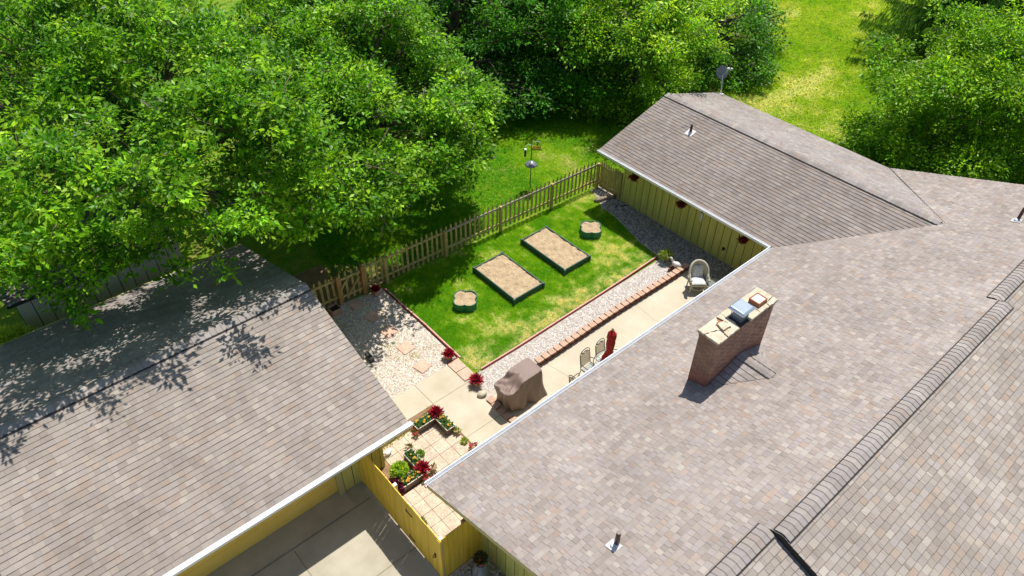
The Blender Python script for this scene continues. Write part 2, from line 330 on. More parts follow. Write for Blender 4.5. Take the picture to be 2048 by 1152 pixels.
def ridgecap(name,parent,a,b,side,s,half=.165,seg=.15,lift=.022,seed=1,dark=1.):
    """bent cap shingles over a ridge from a to b; side = horizontal unit vector across; s slope"""
    rs=random.Random(seed); a=Vector(a); b=Vector(b); d=(b-a); L=d.length; d.normalize(); side=Vector(side); n=int(L/seg); V=[];Fc=[];C=[];MI=[]
    prof=[(-half,-half*s),(-half*.5,-half*.42*s),(-.03,-.001),(.03,-.001),(half*.5,-half*.42*s),(half,-half*s)]
    for i in range(n+1):
        t0=i*seg; t1=min(L,t0+seg+.01)
        if t0>=L: break
        base=SH[rs.choices(range(len(SH)),SHP)[0]]; base=AVG+(base-AVG)*.6; k=rs.uniform(.93,1.05)*dark; cc=[x*k for x in base]
        n0=len(V)
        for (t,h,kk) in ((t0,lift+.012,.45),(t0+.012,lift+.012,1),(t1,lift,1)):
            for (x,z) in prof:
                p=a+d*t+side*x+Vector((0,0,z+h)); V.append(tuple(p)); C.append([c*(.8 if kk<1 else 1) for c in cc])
        for r in range(2):
            for j in range(5): Fc.append((n0+r*6+j,n0+r*6+j+1,n0+r*6+6+j+1,n0+r*6+6+j)); MI.append(0)
        # dark edges of the vent below
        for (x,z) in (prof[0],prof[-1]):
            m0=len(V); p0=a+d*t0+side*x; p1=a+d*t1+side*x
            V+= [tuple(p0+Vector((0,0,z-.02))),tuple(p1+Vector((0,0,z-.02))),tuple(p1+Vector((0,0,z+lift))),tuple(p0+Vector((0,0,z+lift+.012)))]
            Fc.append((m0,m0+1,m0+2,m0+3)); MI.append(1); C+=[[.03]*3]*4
    for sg in (-1,1):   # flat black vent strip showing beyond the caps
        m0=len(V)
        for t in (0,L):
            for x in (half-.01,half+.028): V.append(tuple(a+d*t+side*(sg*x)+Vector((0,0,-x*s+.024))))
        Fc.append((m0,m0+1,m0+3,m0+2)); MI.append(1); C+=[[.03]*3]*4
    for t in (0,L):   # closed ends
        m0=len(V)
        for (x,z) in prof: V.append(tuple(a+d*t+side*x+Vector((0,0,z+lift+.005))))
        V+= [tuple(a+d*t+side*half+Vector((0,0,-half*s-.02))),tuple(a+d*t-side*half+Vector((0,0,-half*s-.02)))]
        Fc.append(tuple(range(m0,m0+8))); MI.append(1); C+=[[.03]*3]*8
    off=wloc(parent); me=bpy.data.meshes.new(name); me.from_pydata([tuple(Vector(v)-off) for v in V],[],Fc)
    at=me.attributes.new('Col','FLOAT_COLOR','POINT'); C=np.array(C,np.float32); at.data.foreach_set('color',np.hstack([C,np.ones((len(C),1),np.float32)]).ravel())
    me.materials.append(MT['shingle']); me.materials.append(MT['butt']); me.polygons.foreach_set('material_index',MI)
    o=bpy.data.objects.new(name,me); col.objects.link(o); o.parent=parent; return o
def ventpipe(parent,x,y,z,h=.32,r=.045,tilt=(0,0),fl=(-1,0)):
    b=MB(); b.tube([(x,y,z-.05),(x+tilt[0]*.5,y+tilt[1]*.5,z+h*.5),(x+tilt[0],y+tilt[1],z+h)],[r*1.15,r,r*.95],12); p=b.build('vent_pipe','rustpipe',parent,smooth=False)
    return p
def flashing(parent,c,U,Vh,s,w=.3,l=.34):
    U=Vector(U); Vh=Vector(Vh); c=Vector(c); N=(Vector((0,0,1))-Vh*s).normalized(); V=Vh+Vector((0,0,s)); V.normalize()
    b=MB(); 
    for (h,ww,ll) in ((.026,w,l),):
        p=[c+U*a*ww/2+V*e*ll/2+N*h for a,e in ((-1,-1),(1,-1),(1,1),(-1,1))]; q=[x-N*.012 for x in p]
        b.add(p+q,[(0,1,2,3),(7,6,5,4),(0,4,5,1),(1,5,6,2),(2,6,7,3),(3,7,4,0)])
    b.lathe([(.085,0),(.075,.05),(.055,.07)],c,16)
    return b.build('flashing','flash',parent)
def siding(b,axis,fixed,a0,a1,z0,z1f,pitch=.31,out=1,mi=0,gm=1,th=.1):
    """vertical grooved board wall; z1f(a) gives the top"""
    n=max(1,round((a1-a0)/pitch)); st=(a1-a0)/n
    for i in range(n):
        p0=a0+i*st+.012; p1=a0+(i+1)*st-.012
        zt0,zt1=z1f(p0),z1f(p1)
        vs=[]
        for (a,z) in ((p0,z0),(p1,z0),(p1,zt1),(p0,zt0)):
            for q in (fixed,fixed-out*th): vs.append((a,q,z) if axis=='x' else (q,a,z))
        b.add(vs,[(0,2,4,6),(7,5,3,1),(0,1,3,2),(2,3,5,4),(4,5,7,6),(6,7,1,0)],mi)
    q=fixed-out*.015; q2=fixed-out*th*.9
    vs=[]
    for (a,z) in ((a0,z0),(a1,z0),(a1,z1f(a1)),(a0,z1f(a0))):
        for k in (q,q2): vs.append((a,k,z) if axis=='x' else (k,a,z))
    b.add(vs,[(0,2,4,6),(7,5,3,1),(0,1,3,2),(2,3,5,4),(4,5,7,6),(6,7,1,0)],gm)
def gutter(parent,a,b_,out,w=.11,h=.1,name='gutter',guard=True):
    a=Vector(a); b_=Vector(b_); out=Vector(out); m=MB(); d=(b_-a).normalized()
    prof=[(0,0),(0,-h),(w*.8,-h),(w,-h*.35),(w,0.006),(w-.022,.006),(w-.022,-h*.3),(w*.72,-h+.01),(.012,-h+.01),(.012,0)]
    n=len(prof); vs=[a+out*x+Vector((0,0,z)) for x,z in prof]+[b_+out*x+Vector((0,0,z)) for x,z in prof]
    m.add(vs,[(i,(i+1)%n,n+(i+1)%n,n+i) for i in range(n)]+[tuple(range(n))[::-1],tuple(range(n,2*n))])
    if guard:
        vs=[p+out*x+Vector((0,0,z)) for p in (a,b_) for x,z in ((.014,.004),(w-.024,-.012))]
        m.add(vs,[(0,1,3,2)],1)
    return m.build(name,['white','mesh'],parent)
# ============================================================ GROUND
def sheet(name,poly,z,m,th=0,z0=None):
    b=MB()
    if th: b.prism(ccw(poly),z-th,z)
    else: b.add([(x,y,z) for x,y in ccw(poly)],[tuple(range(len(poly)))])
    return struct(b.build(name,m))
def lawnmat(name,dry):
    m,t,b=newmat(name)
    o=ramp(t,noise(t,2.2,5),[(.3,(.10,.23,.010)),(.5,(.17,.29,.014)),(.72,(.30,.33,.035))])
    o=mixc(t,o,(.42,.33,.15),ramp(t,noise(t,.55,6,.7),[(dry,(0,)*3),(dry+.16,(1,)*3)]))
    o=mixc(t,o,ramp(t,noise(t,35,3,.7),[(.3,(.5,)*3),(.7,(1.4,)*3)]),1.,'MULTIPLY')
    t.links.new(o,b.inputs['Base Color']); b.inputs['Roughness'].default_value=.9; b.inputs['Specular IOR Level'].default_value=.2
    bump(t,b,noise(t,40,3),.9,.05); return m
MT['lawn']=lawnmat('lawn soil and grass',.56)
b=MB()
xs=[-150,-60,-20,0,10,20,30,45,60,80,120,250]; ys=[-150,-40,-10,0,8,16,24,32,45,60,90,160,300]
for y in ys:
    for x in xs: b.v.append((x,y,-.012))
for j in range(len(ys)-1):
    for i in range(len(xs)-1):
        k=j*len(xs)+i; b.f.append((k,k+1,k+1+len(xs),k+len(xs))); b.m.append(0)
struct(b.build('ground','lawn'))
sheet('driveway',[(-14,-12),(4.62,-12),(4.62,10.85),(-14,10.85)],.0,'drive')
# expansion joints of the driveway
b=MB()
b.bx(-3,4.4,10.16,10.185,-.004,.0045); b.bx(2.2,2.22,-6,10.1,-.004,.0042); b.bx(-3,4.5,8.28,8.3,-.004,.0044)
struct(b.build('driveway_joint','joint'))
b=MB(); b.bx(-1.6,4.0,10.2,10.86,-.02,.03); struct(b.build('garage_apron','drive'))
sheet('walkway',[(5.3,11.6),(7.44,11.6),(7.44,7.4),(8.67,7.4),(8.67,12.53),(5.3,12.5)],.02,'conc',.06)
b=MB(); b.bx(7.44,7.455,11.6,12.52,0,.0235); b.bx(7.44,8.67,11.6,11.612,0,.0237); b.bx(7.44,8.67,10.05,10.062,0,.0239); struct(b.build('walkway_joint','joint'))
sheet('paver_bed',[(8.67,7.4),(8.93,7.4),(8.93,10.7),(8.67,10.7)],.012,'dirt')
sheet('patio',[(8.93,7.4),(18.15,7.4),(18.15,10.72),(8.93,10.72)],.02,'conc',.06)
b=MB()
b.tube([(11.0,10.7,.0205),(11.15,9.9,.0205),(11.1,9.0,.0205),(11.25,8.0,.0205)],.004,4); b.tube([(15.1,10.7,.0205),(15.0,9.8,.0205),(15.2,9.2,.0205),(15.1,8.2,.0205)],.0035,4)
struct(b.build('patio_crack','joint'))
sheet('planting_strip',[(4.5,7.2),(7.44,7.2),(7.44,11.6),(4.5,11.6)],.004,'dirt')
sheet('gravel_yard',[(5.25,12.5),(9.07,12.53),(9.1,14.6),(9.12,16.8),(6.8,17.05),(5.2,17.1)],.006,'gravel')
sheet('gravel_path',[(8.67,10.7),(18.0,10.7),(18.0,11.76),(8.67,11.72)],.006,'gravel')
sheet('gravel_border',[(17.6,10.75),(19.25,7.4),(19.25,16.4),(18.75,16.4),(18.6,15.85),(18.25,15.3),(18.22,14.6),(18.08,14.1),(17.75,12.9),(17.62,11.7)],.008,'gravel')
sheet('gravel_corner',[(4.63,-6),(5.8,-6),(5.8,7.2),(4.63,7.2)],.003,'gravel')
sheet('fence_dirt',[(4.2,17.15),(9.2,16.95),(10.6,17.1),(9.5,18.2),(8,19.2),(4.2,19.5)],.002,'dirt')
# terrace slabs: one paved surface
b=MB(); g=.008
cells=[]
ys_=[7.4,7.70,8.06,8.47,8.86,9.26,9.67,10.08,10.48,10.87,11.24]
for r_i in range(len(ys_)-1):
    y0,y1=ys_[r_i],ys_[r_i+1]; xs_=[4.75,5.08,5.40,5.75,6.14,6.55,6.97,7.38] if r_i<6 else [5.33,5.73,6.14,6.54,6.95,7.38]
    if r_i in (6,7): xs_=[5.95,6.14,6.54,6.95,7.38]
    for i in range(len(xs_)-1): cells.append((xs_[i],xs_[i+1],y0,y1))
for a,c,y0,y1 in cells:
    b.box(((a+c)/2,(y0+y1)/2,.012+random.uniform(-.003,.004)),(c-a-g,y1-y0-g,.03),rz=random.uniform(-.012,.012))
struct(b.build('terrace_paving','tile',bevel=.004))
# ============================================================ HOUSE
house=thing('ranch_house','low ranch house with L-shaped mottled shingle roof, olive board siding and brick chimney','house',(12,4,0))
s=.333; E0=2.25
def main_top(y): return E0+s*(8.22-y)-.15
b=MB(); siding(b,'y',5.67,-3.4,7.6,0,lambda a:main_top(max(a,2.2)) if a>2.2 else main_top(2.2)-s*(2.2-a),out=-1); b.build('gable_wall',['green','groove'],house)
b=MB(); siding(b,'x',7.6,5.78,19.2,0,lambda a:2.3); b.build('yard_wall',['green','groove'],house)
b=MB(); siding(b,'y',19.2,7.72,15.1,0,lambda a:2.33,out=-1); b.bx(19.17,19.3,15.1,15.17,0,2.3); b.build('wing_wall',['green','groove'],house)
b=MB(); siding(b,'x',15.17,19.3,24.9,0,lambda a:2.3+.3*min(a-19.2,24.9-a)+.1); b.build('wing_gable_wall',['green','groove'],house)
b=MB(); siding(b,'y',24.9,-3.4,15.1,0,lambda a:2.3); b.bx(24.8,24.9,-3.4,7.6,2.3,2.5); b.build('east_wall',['green','groove'],house)
b=MB(); siding(b,'x',-3.4,5.78,24.8,0,lambda a:2.3,out=-1); b.build('street_wall',['green','groove'],house)
X=(1,0,0);Y=(0,1,0)
FP=[[(0,0),(13.45,0),(17.1,3.29),(17.1,5.97),(0,5.97)],[(3.6,5.97),(13.42,5.97),(13.42,6.24),(3.6,6.24)],[(17.1,3.29),(20.78,0),(20.78,5.97),(17.1,5.97)]]
o_=(4.95,8.22,E0)
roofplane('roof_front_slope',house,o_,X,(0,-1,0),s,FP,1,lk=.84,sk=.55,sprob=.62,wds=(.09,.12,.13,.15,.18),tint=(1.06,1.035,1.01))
deck(house,o_,X,(0,-1,0),s,[FP[0],FP[2]]); deck(house,o_,X,(0,-1,0),s,[FP[1]],m='butt')
# street side slopes (three steps of the ridge)
for nm,x0,x1,yr,zr,sd_ in (('l',4.95,8.55,2.25,4.238,2),('c',8.55,18.37,1.98,4.328,3),('r',18.37,25.73,2.25,4.238,4)):
    wl=6.0; Q=[[(0,0),(x1-x0,0),(x1-x0,wl),(0,wl)]]
    roofplane('roof_street_slope',house,(x0,yr-wl,zr-s*wl),X,Y,s,Q,sd_,tint=(1.08,1.06,1.0),lk=.62,sk=.6,sprob=.95,wds=(.06,.16,.19,.2,.22)); deck(house,(x0,yr-wl,zr-s*wl),X,Y,s,Q,th=.16,m='butt')  # deck edges coloured dark to paint the shade at the ridge step
ridgecap('ridge_cap',house,(4.95,2.25,4.245),(8.53,2.25,4.245),(0,1,0),s,seed=3)
ridgecap('ridge_cap',house,(8.57,1.98,4.335),(18.36,1.98,4.335),(0,1,0),s,seed=4)
ridgecap('ridge_cap',house,(18.38,2.25,4.245),(25.73,2.25,4.245),(0,1,0),s,seed=5)
b=MB(); b.bx(8.535,8.56,-4.0,1.7,2.3,2.31)
# step board under the raised part, its shade painted dark
b=MB(); b.add([(8.552,-4.0,2.336),(8.552,1.98,4.328),(8.552,1.98,4.05),(8.552,-4.0,2.06)],[(0,1,2,3)]); b.build('shaded_step_board','butt',house)
sw=.30; WL=[[(8.22,0),(15.88,0),(15.88,3.65),(4.93,3.65)]]
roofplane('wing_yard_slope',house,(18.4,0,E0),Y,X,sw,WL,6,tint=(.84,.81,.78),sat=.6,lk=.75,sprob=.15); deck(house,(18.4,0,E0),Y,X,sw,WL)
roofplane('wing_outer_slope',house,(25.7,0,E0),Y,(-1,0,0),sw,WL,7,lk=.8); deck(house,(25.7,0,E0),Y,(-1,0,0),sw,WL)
ridgecap('ridge_cap',house,(22.05,15.88,3.355),(22.05,5.0,3.355),(1,0,0),sw,seed=6)
b=MB(); b.tube([(22.1,4.9,3.36),(25.7,8.2,2.27)],.012,6); b.build('valley_line','butt',house)
gutter(house,(4.93,8.23,E0+.02),(18.38,8.23,E0+.02),(0,1,0),w=.1,guard=False)
gutter(house,(18.39,8.33,E0+.02),(18.39,15.88,E0+.02),(-1,0,0),w=.1,guard=False)
for (x,y,tl,h) in ((6.45,4.05,(.0,.0),.44),(23.1,3.4,(.05,.0),.42)):
    z=E0+s*(8.22-y); p=ventpipe(house,x,y,z,h,.045 if x>10 else .05,tl); flashing(p,(x-.07,y,z),X,(0,-1,0),s,.22,.26)
x,y=21.06-.15,13.73; z=E0+sw*(x-18.4); p=ventpipe(house,x,y,z,.34,.05); flashing(p,(x,y,z),Y,X,sw)
# chimney
ch=thing('chimney','','x'); 
for k in ('label','category'): del ch[k]
ch.parent=house; ch.location=Vector((12.48,5.88,3))-house.location
b=MB(); N=14
b.bx(11.37,13.62,5.63,6.15,2.7,4.50); 
for i,zz in enumerate((4.50,4.56)): b.bx(11.37-.012*(i+1),13.62+.012*(i+1),5.63-.012*(i+1),6.15+.012*(i+1),zz,zz+.06+.0)
b.build('chimney_stack','brick',ch)
# slab of cracked mortar: irregular pieces with gaps
def blob(poly,z0,z1,rnd=.012,sub=5):
    out=[]
    for i in range(len(poly)):
        a=Vector(poly[i]); c=Vector(poly[(i+1)%len(poly)])
        for k in range(sub):
            p=a.lerp(c,k/sub); out.append((p.x+random.uniform(-rnd,rnd),p.y+random.uniform(-rnd,rnd)))
    return out
b=MB()
y0,y1=5.595,6.185
for q in ([(11.33,y0),(11.66,y0),(11.70,5.84),(11.5,5.95),(11.33,5.98)],[(11.33,6.0),(11.5,5.97),(11.72,5.86),(11.76,6.02),(11.9,6.06),(12.0,y1),(11.33,y1)],
          [(11.69,y0),(12.12,y0),(12.20,5.80),(12.16,y1),(12.02,y1),(12.05,5.9),(12.0,5.74),(11.73,5.76)],
          [(12.14,6.0),(12.95,6.02),(12.95,y1),(12.18,y1)],[(12.55,y0),(12.94,y0),(12.95,6.0),(12.6,6.0)],
          [(12.965,y0),(13.3,y0),(13.32,5.72),(13.66,5.76),(13.66,y1),(12.965,y1)],[(13.32,y0),(13.66,y0),(13.66,5.74),(13.34,5.70)]):
    b.prism(ccw(blob(q,0,0)),4.60,4.665)
b.prism(ccw(blob([(11.74,5.79),(11.98,5.77),(12.0,5.97),(11.8,6.01)],0,0,.008)),4.62,4.70)
b.build('mortar_cap','mortarcap',ch)
b=MB(); b.bx(11.36,13.63,5.62,6.16,4.58,4.618); b.bx(12.2,12.62,5.62,6.0,4.6,4.63); b.build('cap_gap','crack',ch)
hd=MB(); hz=4.93
prof=[]
cx_,cy_=12.45,5.85; hx,hy=.235,.22
lv=[(1,0,0),(1.0,1.0,.0)]
vs=[];nn=[]
for (k,z) in ((1.0,hz-.03),(1.0,hz),(.86,hz+.045),(.78,hz+.05)):
    for (a,c) in ((-1,-1),(1,-1),(1,1),(-1,1)): vs.append((cx_+a*hx*k,cy_+c*hy*k,z))
fs=[(0,3,2,1)]
for j in range(3):
    for i in range(4): fs.append((j*4+i,j*4+(i+1)%4,(j+1)*4+(i+1)%4,(j+1)*4+i))
fs.append((12,13,14,15)); hd.add(vs,fs); hd.build('chimney_hood','bsteel',ch,bevel=.01)
b=MB()
for (a,c) in ((-1,-1),(1,-1),(1,1),(-1,1)): b.tube([(cx_+a*.13,cy_+c*.13,4.62),(cx_+a*.15,cy_+c*.15,hz-.03)],.01,6)
b.bx(cx_-.15,cx_+.15,cy_-.15,cy_+.15,4.63,4.72); b.build('hood_bracket','galv',ch)
b=MB(); fx,fy=13.2,5.87
for (a0,a1,c0,c1) in ((-.17,.17,-.15,-.12),(-.17,.17,.12,.15),(-.17,-.14,-.12,.12),(.14,.17,-.12,.12)): b.bx(fx+a0,fx+a1,fy+c0,fy+c1,4.62,4.78)
b.build('flue_liner','clay',ch,bevel=.006); b=MB(); b.bx(fx-.14,fx+.14,fy-.12,fy+.12,4.62,4.765); b.build('flue_cover','statue',ch)
# cricket behind the chimney
def zf(y): return E0+s*(8.22-y)
C0=Vector((11.35,5.62,zf(5.62)+.006)); C1=Vector((13.68,5.62,zf(5.62)+.006)); AP=Vector((12.6,4.62,zf(4.62)+.012)); TP=Vector((12.6,5.62,zf(4.62)+.012))
for (A,Bc,nm,sg) in ((C0,TP,'l',1),(C1,TP,'r',-1)):
    # facet rows parallel to the cricket ridge
    V=[];Fc=[];C=[];n=8
    for i in range(n):
        t0=i/n;t1=(i+1)/n
        a0=A.lerp(TP,t0); a1=A.lerp(TP,t1); b0=A.lerp(AP,t0); b1=A.lerp(AP,t1)
        m=7
        for j in range(m):
            u0=j/m; u1=(j+1)/m; base=SH[random.choices(range(len(SH)),SHP)[0]]*random.uniform(.95,1.05)
            n0=len(V); lift=Vector((0,0,.016))
            for k,(p,h) in enumerate(((a0.lerp(b0,u0),lift),(a0.lerp(b0,u1),lift),(a1.lerp(b1,u1),lift*0.1),(a1.lerp(b1,u0),lift*.1))): V.append(tuple(p+h)); C.append(base)
            Fc.append((n0,n0+1,n0+2,n0+3))
            n0=len(V); p0=a0.lerp(b0,u0); p1=a0.lerp(b0,u1); V+= [tuple(p0),tuple(p1),tuple(p1+lift),tuple(p0+lift)]; C+=[(.05,.04,.04)]*4; Fc.append((n0,n0+1,n0+2,n0+3))
    npmesh('cricket_slope',V,Fc,C,'shingle',ch)
ridgecap('cricket_cap',ch,(12.6,5.4,TP.z),(12.6,4.66,TP.z),(1,0,0),.3,half=.13,lift=.014,seed=9)
# satellite dish on the wing corner
sdh=thing('satellite_dish','grey oval satellite dish on a bent mast at the far corner of the wing roof','satellite dish',(25.62,15.75,2.28))
b=MB(); b.tube([(25.55,15.7,2.28),(25.72,15.82,2.55),(25.85,15.98,2.95)],.025,8); b.box((25.55,15.7,2.31),(.2,.2,.02)); b.build('mast','flash',sdh)
b=MB(); nrm=Vector((-.62,-.62,.42)).normalized(); q=nrm.to_track_quat('Z','Y').to_matrix()
vs=[];fs=[];n=28
for j,(r,d) in enumerate(((0.001,0),(.1,.008),(.19,.03),(.25,.05),(.25,.062),(.19,.042),(.001,.012))):
    for k in range(n):
        a=2*math.pi*k/n; vs.append(q@Vector((r*math.cos(a),r*1.12*math.sin(a),d*(1 if j<4 else 1)-(.0 if j<4 else .03)))+Vector((25.98,16.12,2.98)))
for j in range(6):
    for k in range(n): fs.append((j*n+k,j*n+(k+1)%n,(j+1)*n+(k+1)%n,(j+1)*n+k))
b.add(vs,fs); b.build('reflector','dish',sdh,smooth=True)
b=MB(); e=Vector((25.98,16.12,2.98))+nrm*.42+Vector((.1,-.1,.16)); b.tube([Vector((25.98,16.12,2.85)),Vector((25.98,16.12,2.8))+nrm*.2,e],.014,6); b.box(e,(.12,.09,.08)); b.box(e+Vector((.1,-.1,0)),(.08,.07,.07)); b.build('feed_arm','flash',sdh)
# ============================================================ GARAGE
gar=thing('garage','detached garage with shingled gable roof, long white gutter and wide yellow door onto the driveway','garage',(1.5,14.5,0))
b=MB(); siding(b,'x',10.75,4.02,5.2,0,lambda a:2.25,pitch=.3,out=-1); siding(b,'x',10.75,-2.2,-1.6,0,lambda a:2.25,out=-1); b.bx(-1.6,4.02,10.76,10.86,2.05,2.3); b.build('front_wall',['green','groove'],gar)
b=MB(); b.bx(-1.6,3.86,10.86,10.9,.03,2.05)
for i in range(4): b.bx(-1.6,3.86,10.852,10.86,.05+i*.5,.05+i*.5+.485)
b.build('garage_door','yellowdoor',gar)
b=MB(); b.bx(3.86,4.0,10.70,10.86,0,2.2); b.build('door_jamb','trim',gar)
gz=lambda a:2.2+.31*(4.53-abs(a-14.53))-.14
b=MB(); siding(b,'y',5.2,10.85,14.53,0,gz,out=1); siding(b,'y',5.2,14.53,18.3,0,gz,out=1); b.bx(5.14,5.23,10.72,10.83,0,2.35,0); b.build('side_wall',['green','groove'],gar)
b=MB(); siding(b,'y',-2.2,10.85,14.53,0,gz,out=-1); siding(b,'y',-2.2,14.53,18.3,0,gz,out=-1); b.build('far_side_wall',['green','groove'],gar)
b=MB(); siding(b,'x',18.3,-2.1,5.1,0,lambda a:2.3); b.build('back_wall',['green','groove'],gar)
GP=[[(0,0),(8.41,0),(8.41,4.53),(0,4.53)]]
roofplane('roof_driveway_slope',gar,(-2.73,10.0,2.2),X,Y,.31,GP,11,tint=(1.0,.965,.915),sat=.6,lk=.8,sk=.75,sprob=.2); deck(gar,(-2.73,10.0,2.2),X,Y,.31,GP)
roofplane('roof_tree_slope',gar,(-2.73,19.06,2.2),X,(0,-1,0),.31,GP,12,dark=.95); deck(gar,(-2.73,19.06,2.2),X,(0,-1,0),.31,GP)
ridgecap('ridge_cap',gar,(-2.73,14.53,3.61),(5.68,14.53,3.61),(0,1,0),.31,half=.2,lift=.022,seed=13)
gutter(gar,(-2.75,9.99,2.23),(5.72,9.99,2.23),(0,-1,0),w=.13,h=.11)
b=MB(); b.bx(-2.73,5.68,19.07,19.12,2.09,2.215); b.build('back_fascia','trim',gar)
b=MB(); b.tube([(5.32,10.95,1.75),(5.42,10.98,1.7)],[.05,.07],12); b.build('wall_lamp','black',gar)
# shed
shed=thing('tan_shed','low tan shed with vertical siding and a dark flat roof behind the garage','shed',(2,21,0))
b=MB(); siding(b,'x',20.4,-.42,4.2,0,lambda a:2.38,pitch=.38,out=-1,th=.06); b.bx(-.42,-.34,20.46,23.3,0,2.36); b.bx(4.1,4.18,20.46,23.3,0,2.36); b.bx(-.42,4.18,23.3,23.38,0,2.36); b.build('wall',['tan','crack'],shed)
QS=[[(0,0),(4.9,0),(4.9,3.4),(0,3.4)]]
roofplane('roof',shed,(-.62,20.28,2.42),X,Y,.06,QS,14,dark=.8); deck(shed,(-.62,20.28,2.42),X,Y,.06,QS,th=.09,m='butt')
# ============================================================ PICKET FENCE
pf=thing('picket_fence','weathered wooden picket fence with a braced gate along the back of the yard','fence',(13,16.7,0))
fy=lambda x: 17.0-.0477*(x-7.61)
def picket(b,x,y,zt,w=.082,z0=.07,th=.018,ax='x',lean=0):
    h=w/2; pr=[(-h,z0),(h,z0),(h,zt-.16),(h*.62,zt-.135),(h*.95,zt-.10),(0,zt),(-h*.95,zt-.10),(-h*.62,zt-.135),(-h,zt-.16)]
    n=len(pr); vs=[]
    for o in (-th/2,th/2):
        for (u,z) in pr:
            u2=u+lean*(z-.5)
            vs.append((x+u2,y+o,z) if ax=='x' else (x+o,y+u2,z))
    b.add(vs,[tuple(range(n)),tuple(range(n,2*n))[::-1]]+[(i,(i+1)%n,n+(i+1)%n,n+i) for i in range(n)])
posts=[6.78,9.38,11.8,14.23,16.69,19.08]
for x in posts:
    b=MB(); y=fy(x)-.075; b.box((x,y,.575),(.1,.1,1.15)); b.build('post','cedar',pf,bevel=.006)
for x in (7.64,8.53):
    b=MB(); y=fy(x)-.075; b.box((x,y,.6),(.11,.11,1.2)); b.build('post','cedar2',pf,bevel=.006)
for x0,x1 in ((6.78,7.6),(8.58,9.38),(9.38,11.8),(11.8,14.23),(14.23,16.69),(16.69,19.08)):
    n=max(3,round((x1-x0)/.203)); b=MB()
    for i in range(n):
        x=x0+(i+.5)*(x1-x0)/n; picket(b,x,fy(x),1.29+random.uniform(-.012,.012),lean=random.uniform(-.012,.012))
    b.build('picket_panel','cedar',pf)
    for z in (1.06,.34):
        b=MB(); b.beam((x0,fy(x0)-.03,z),(x1,fy(x1)-.03,z),.035,.085); r=b.build('rail','railtop' if z>1 and x0>11 else 'cedar',pf,bevel=.004)
# gate
gt=MB()
for i in range(4): x=7.75+i*.215; picket(gt,x,fy(x)-.01,1.27)
gate=gt.build('gate','cedar',pf)
b=MB(); 
for z in (1.0,.28): b.beam((7.71,fy(7.71)-.05,z),(8.46,fy(8.46)-.05,z),.03,.085)
b.beam((7.74,fy(7.7)-.055,.62),(8.05,fy(8)-.055,.98),.03,.07); b.beam((8.0,fy(8)-.055,.32),(8.42,fy(8.4)-.055,.82),.03,.07)
b.build('gate_frame','cedar',gate)
# board panel closing the corner between picket fence and wing
cp_=thing('corner_board_panel','short solid board fence panel with pointed tops between picket fence and house wing','fence',(19.12,15.8,0))
b=MB()
for i in range(10):
    y=16.3-i*.118; picket(b,19.2,y,1.27,w=.1,ax='y',z0=.05)
b.build('board_panel','cedar',cp_)
for z in (1.04,.22):
    b=MB(); b.beam((19.17,16.36,z),(19.17,15.2,z),.035,.09); b.build('rail','cedar',cp_)
b=MB(); b.box((19.13,15.22,.6),(.07,.07,1.2)); b.build('post','cedar',cp_)
# ============================================================ TALL YELLOW FENCE
yf=thing('privacy_fence','tall yellow painted board fence with black gate latch between garage and house','fence',(4.5,9,0))
b=MB(); y=10.74
while y>7.28:
    wd=.138; b.box((4.5+random.uniform(-.004,.004),y-wd/2,.88+.04),(.02,wd-random.choice((.004,.006,.011,.015,.004)),1.70+random.uniform(-.012,.012)),rot=Matrix.Rotation(random.uniform(-.006,.006),3,'X')); y-=wd
b.build('board_panel','yellow',yf)
b=MB(); x=4.56
while x<5.62:
    wd=.138; b.box((x+wd/2,7.2,.92),(wd-random.choice((.004,.008,.012)),.02,1.70+random.uniform(-.012,.012))); x+=wd
b.build('board_panel','yellow',yf)
for (x,y) in ((4.57,10.6),(4.57,9.05),(4.56,7.26)):
    b=MB(); b.box((x,y,.86),(.09,.09,1.74)); 
    b.build('post','statue' if y<7.5 or 9<y<9.2 else 'trim',yf,bevel=.005)
b=MB(); b.box((4.485,7.22,.88),(.03,.12,1.72)); b.build('corner_board','yellow',yf)
for z in (1.55,.5):
    b=MB(); b.beam((4.53,10.7,z),(4.53,7.3,z),.04,.09); b.beam((4.6,7.23,z-.03),(5.6,7.23,z-.03),.04,.09); b.build('rail','yellow',yf)
b=MB(); b.box((4.478,7.42,.86),(.012,.05,.16)); b.tube([(4.475,7.42,.92),(4.42,7.42,.91),(4.42,7.42,.81),(4.475,7.42,.80)],.009,6); b.build('latch','iron',yf)
for z in (1.38,.28):
    b=MB(); b.box((4.482,8.50,z),(.01,.04,.12)); b.beam((4.48,8.5,z),(4.48,8.28,z-.01),.01,.035); b.build('hinge','iron',yf)
b=MB(); b.box((5.27,7.36,.78),(.09,.09,1.56)); tag(b.build('wooden_post','driftwood',bevel=.006),'short dark wooden post standing inside the yellow fence beside the house rake','post')
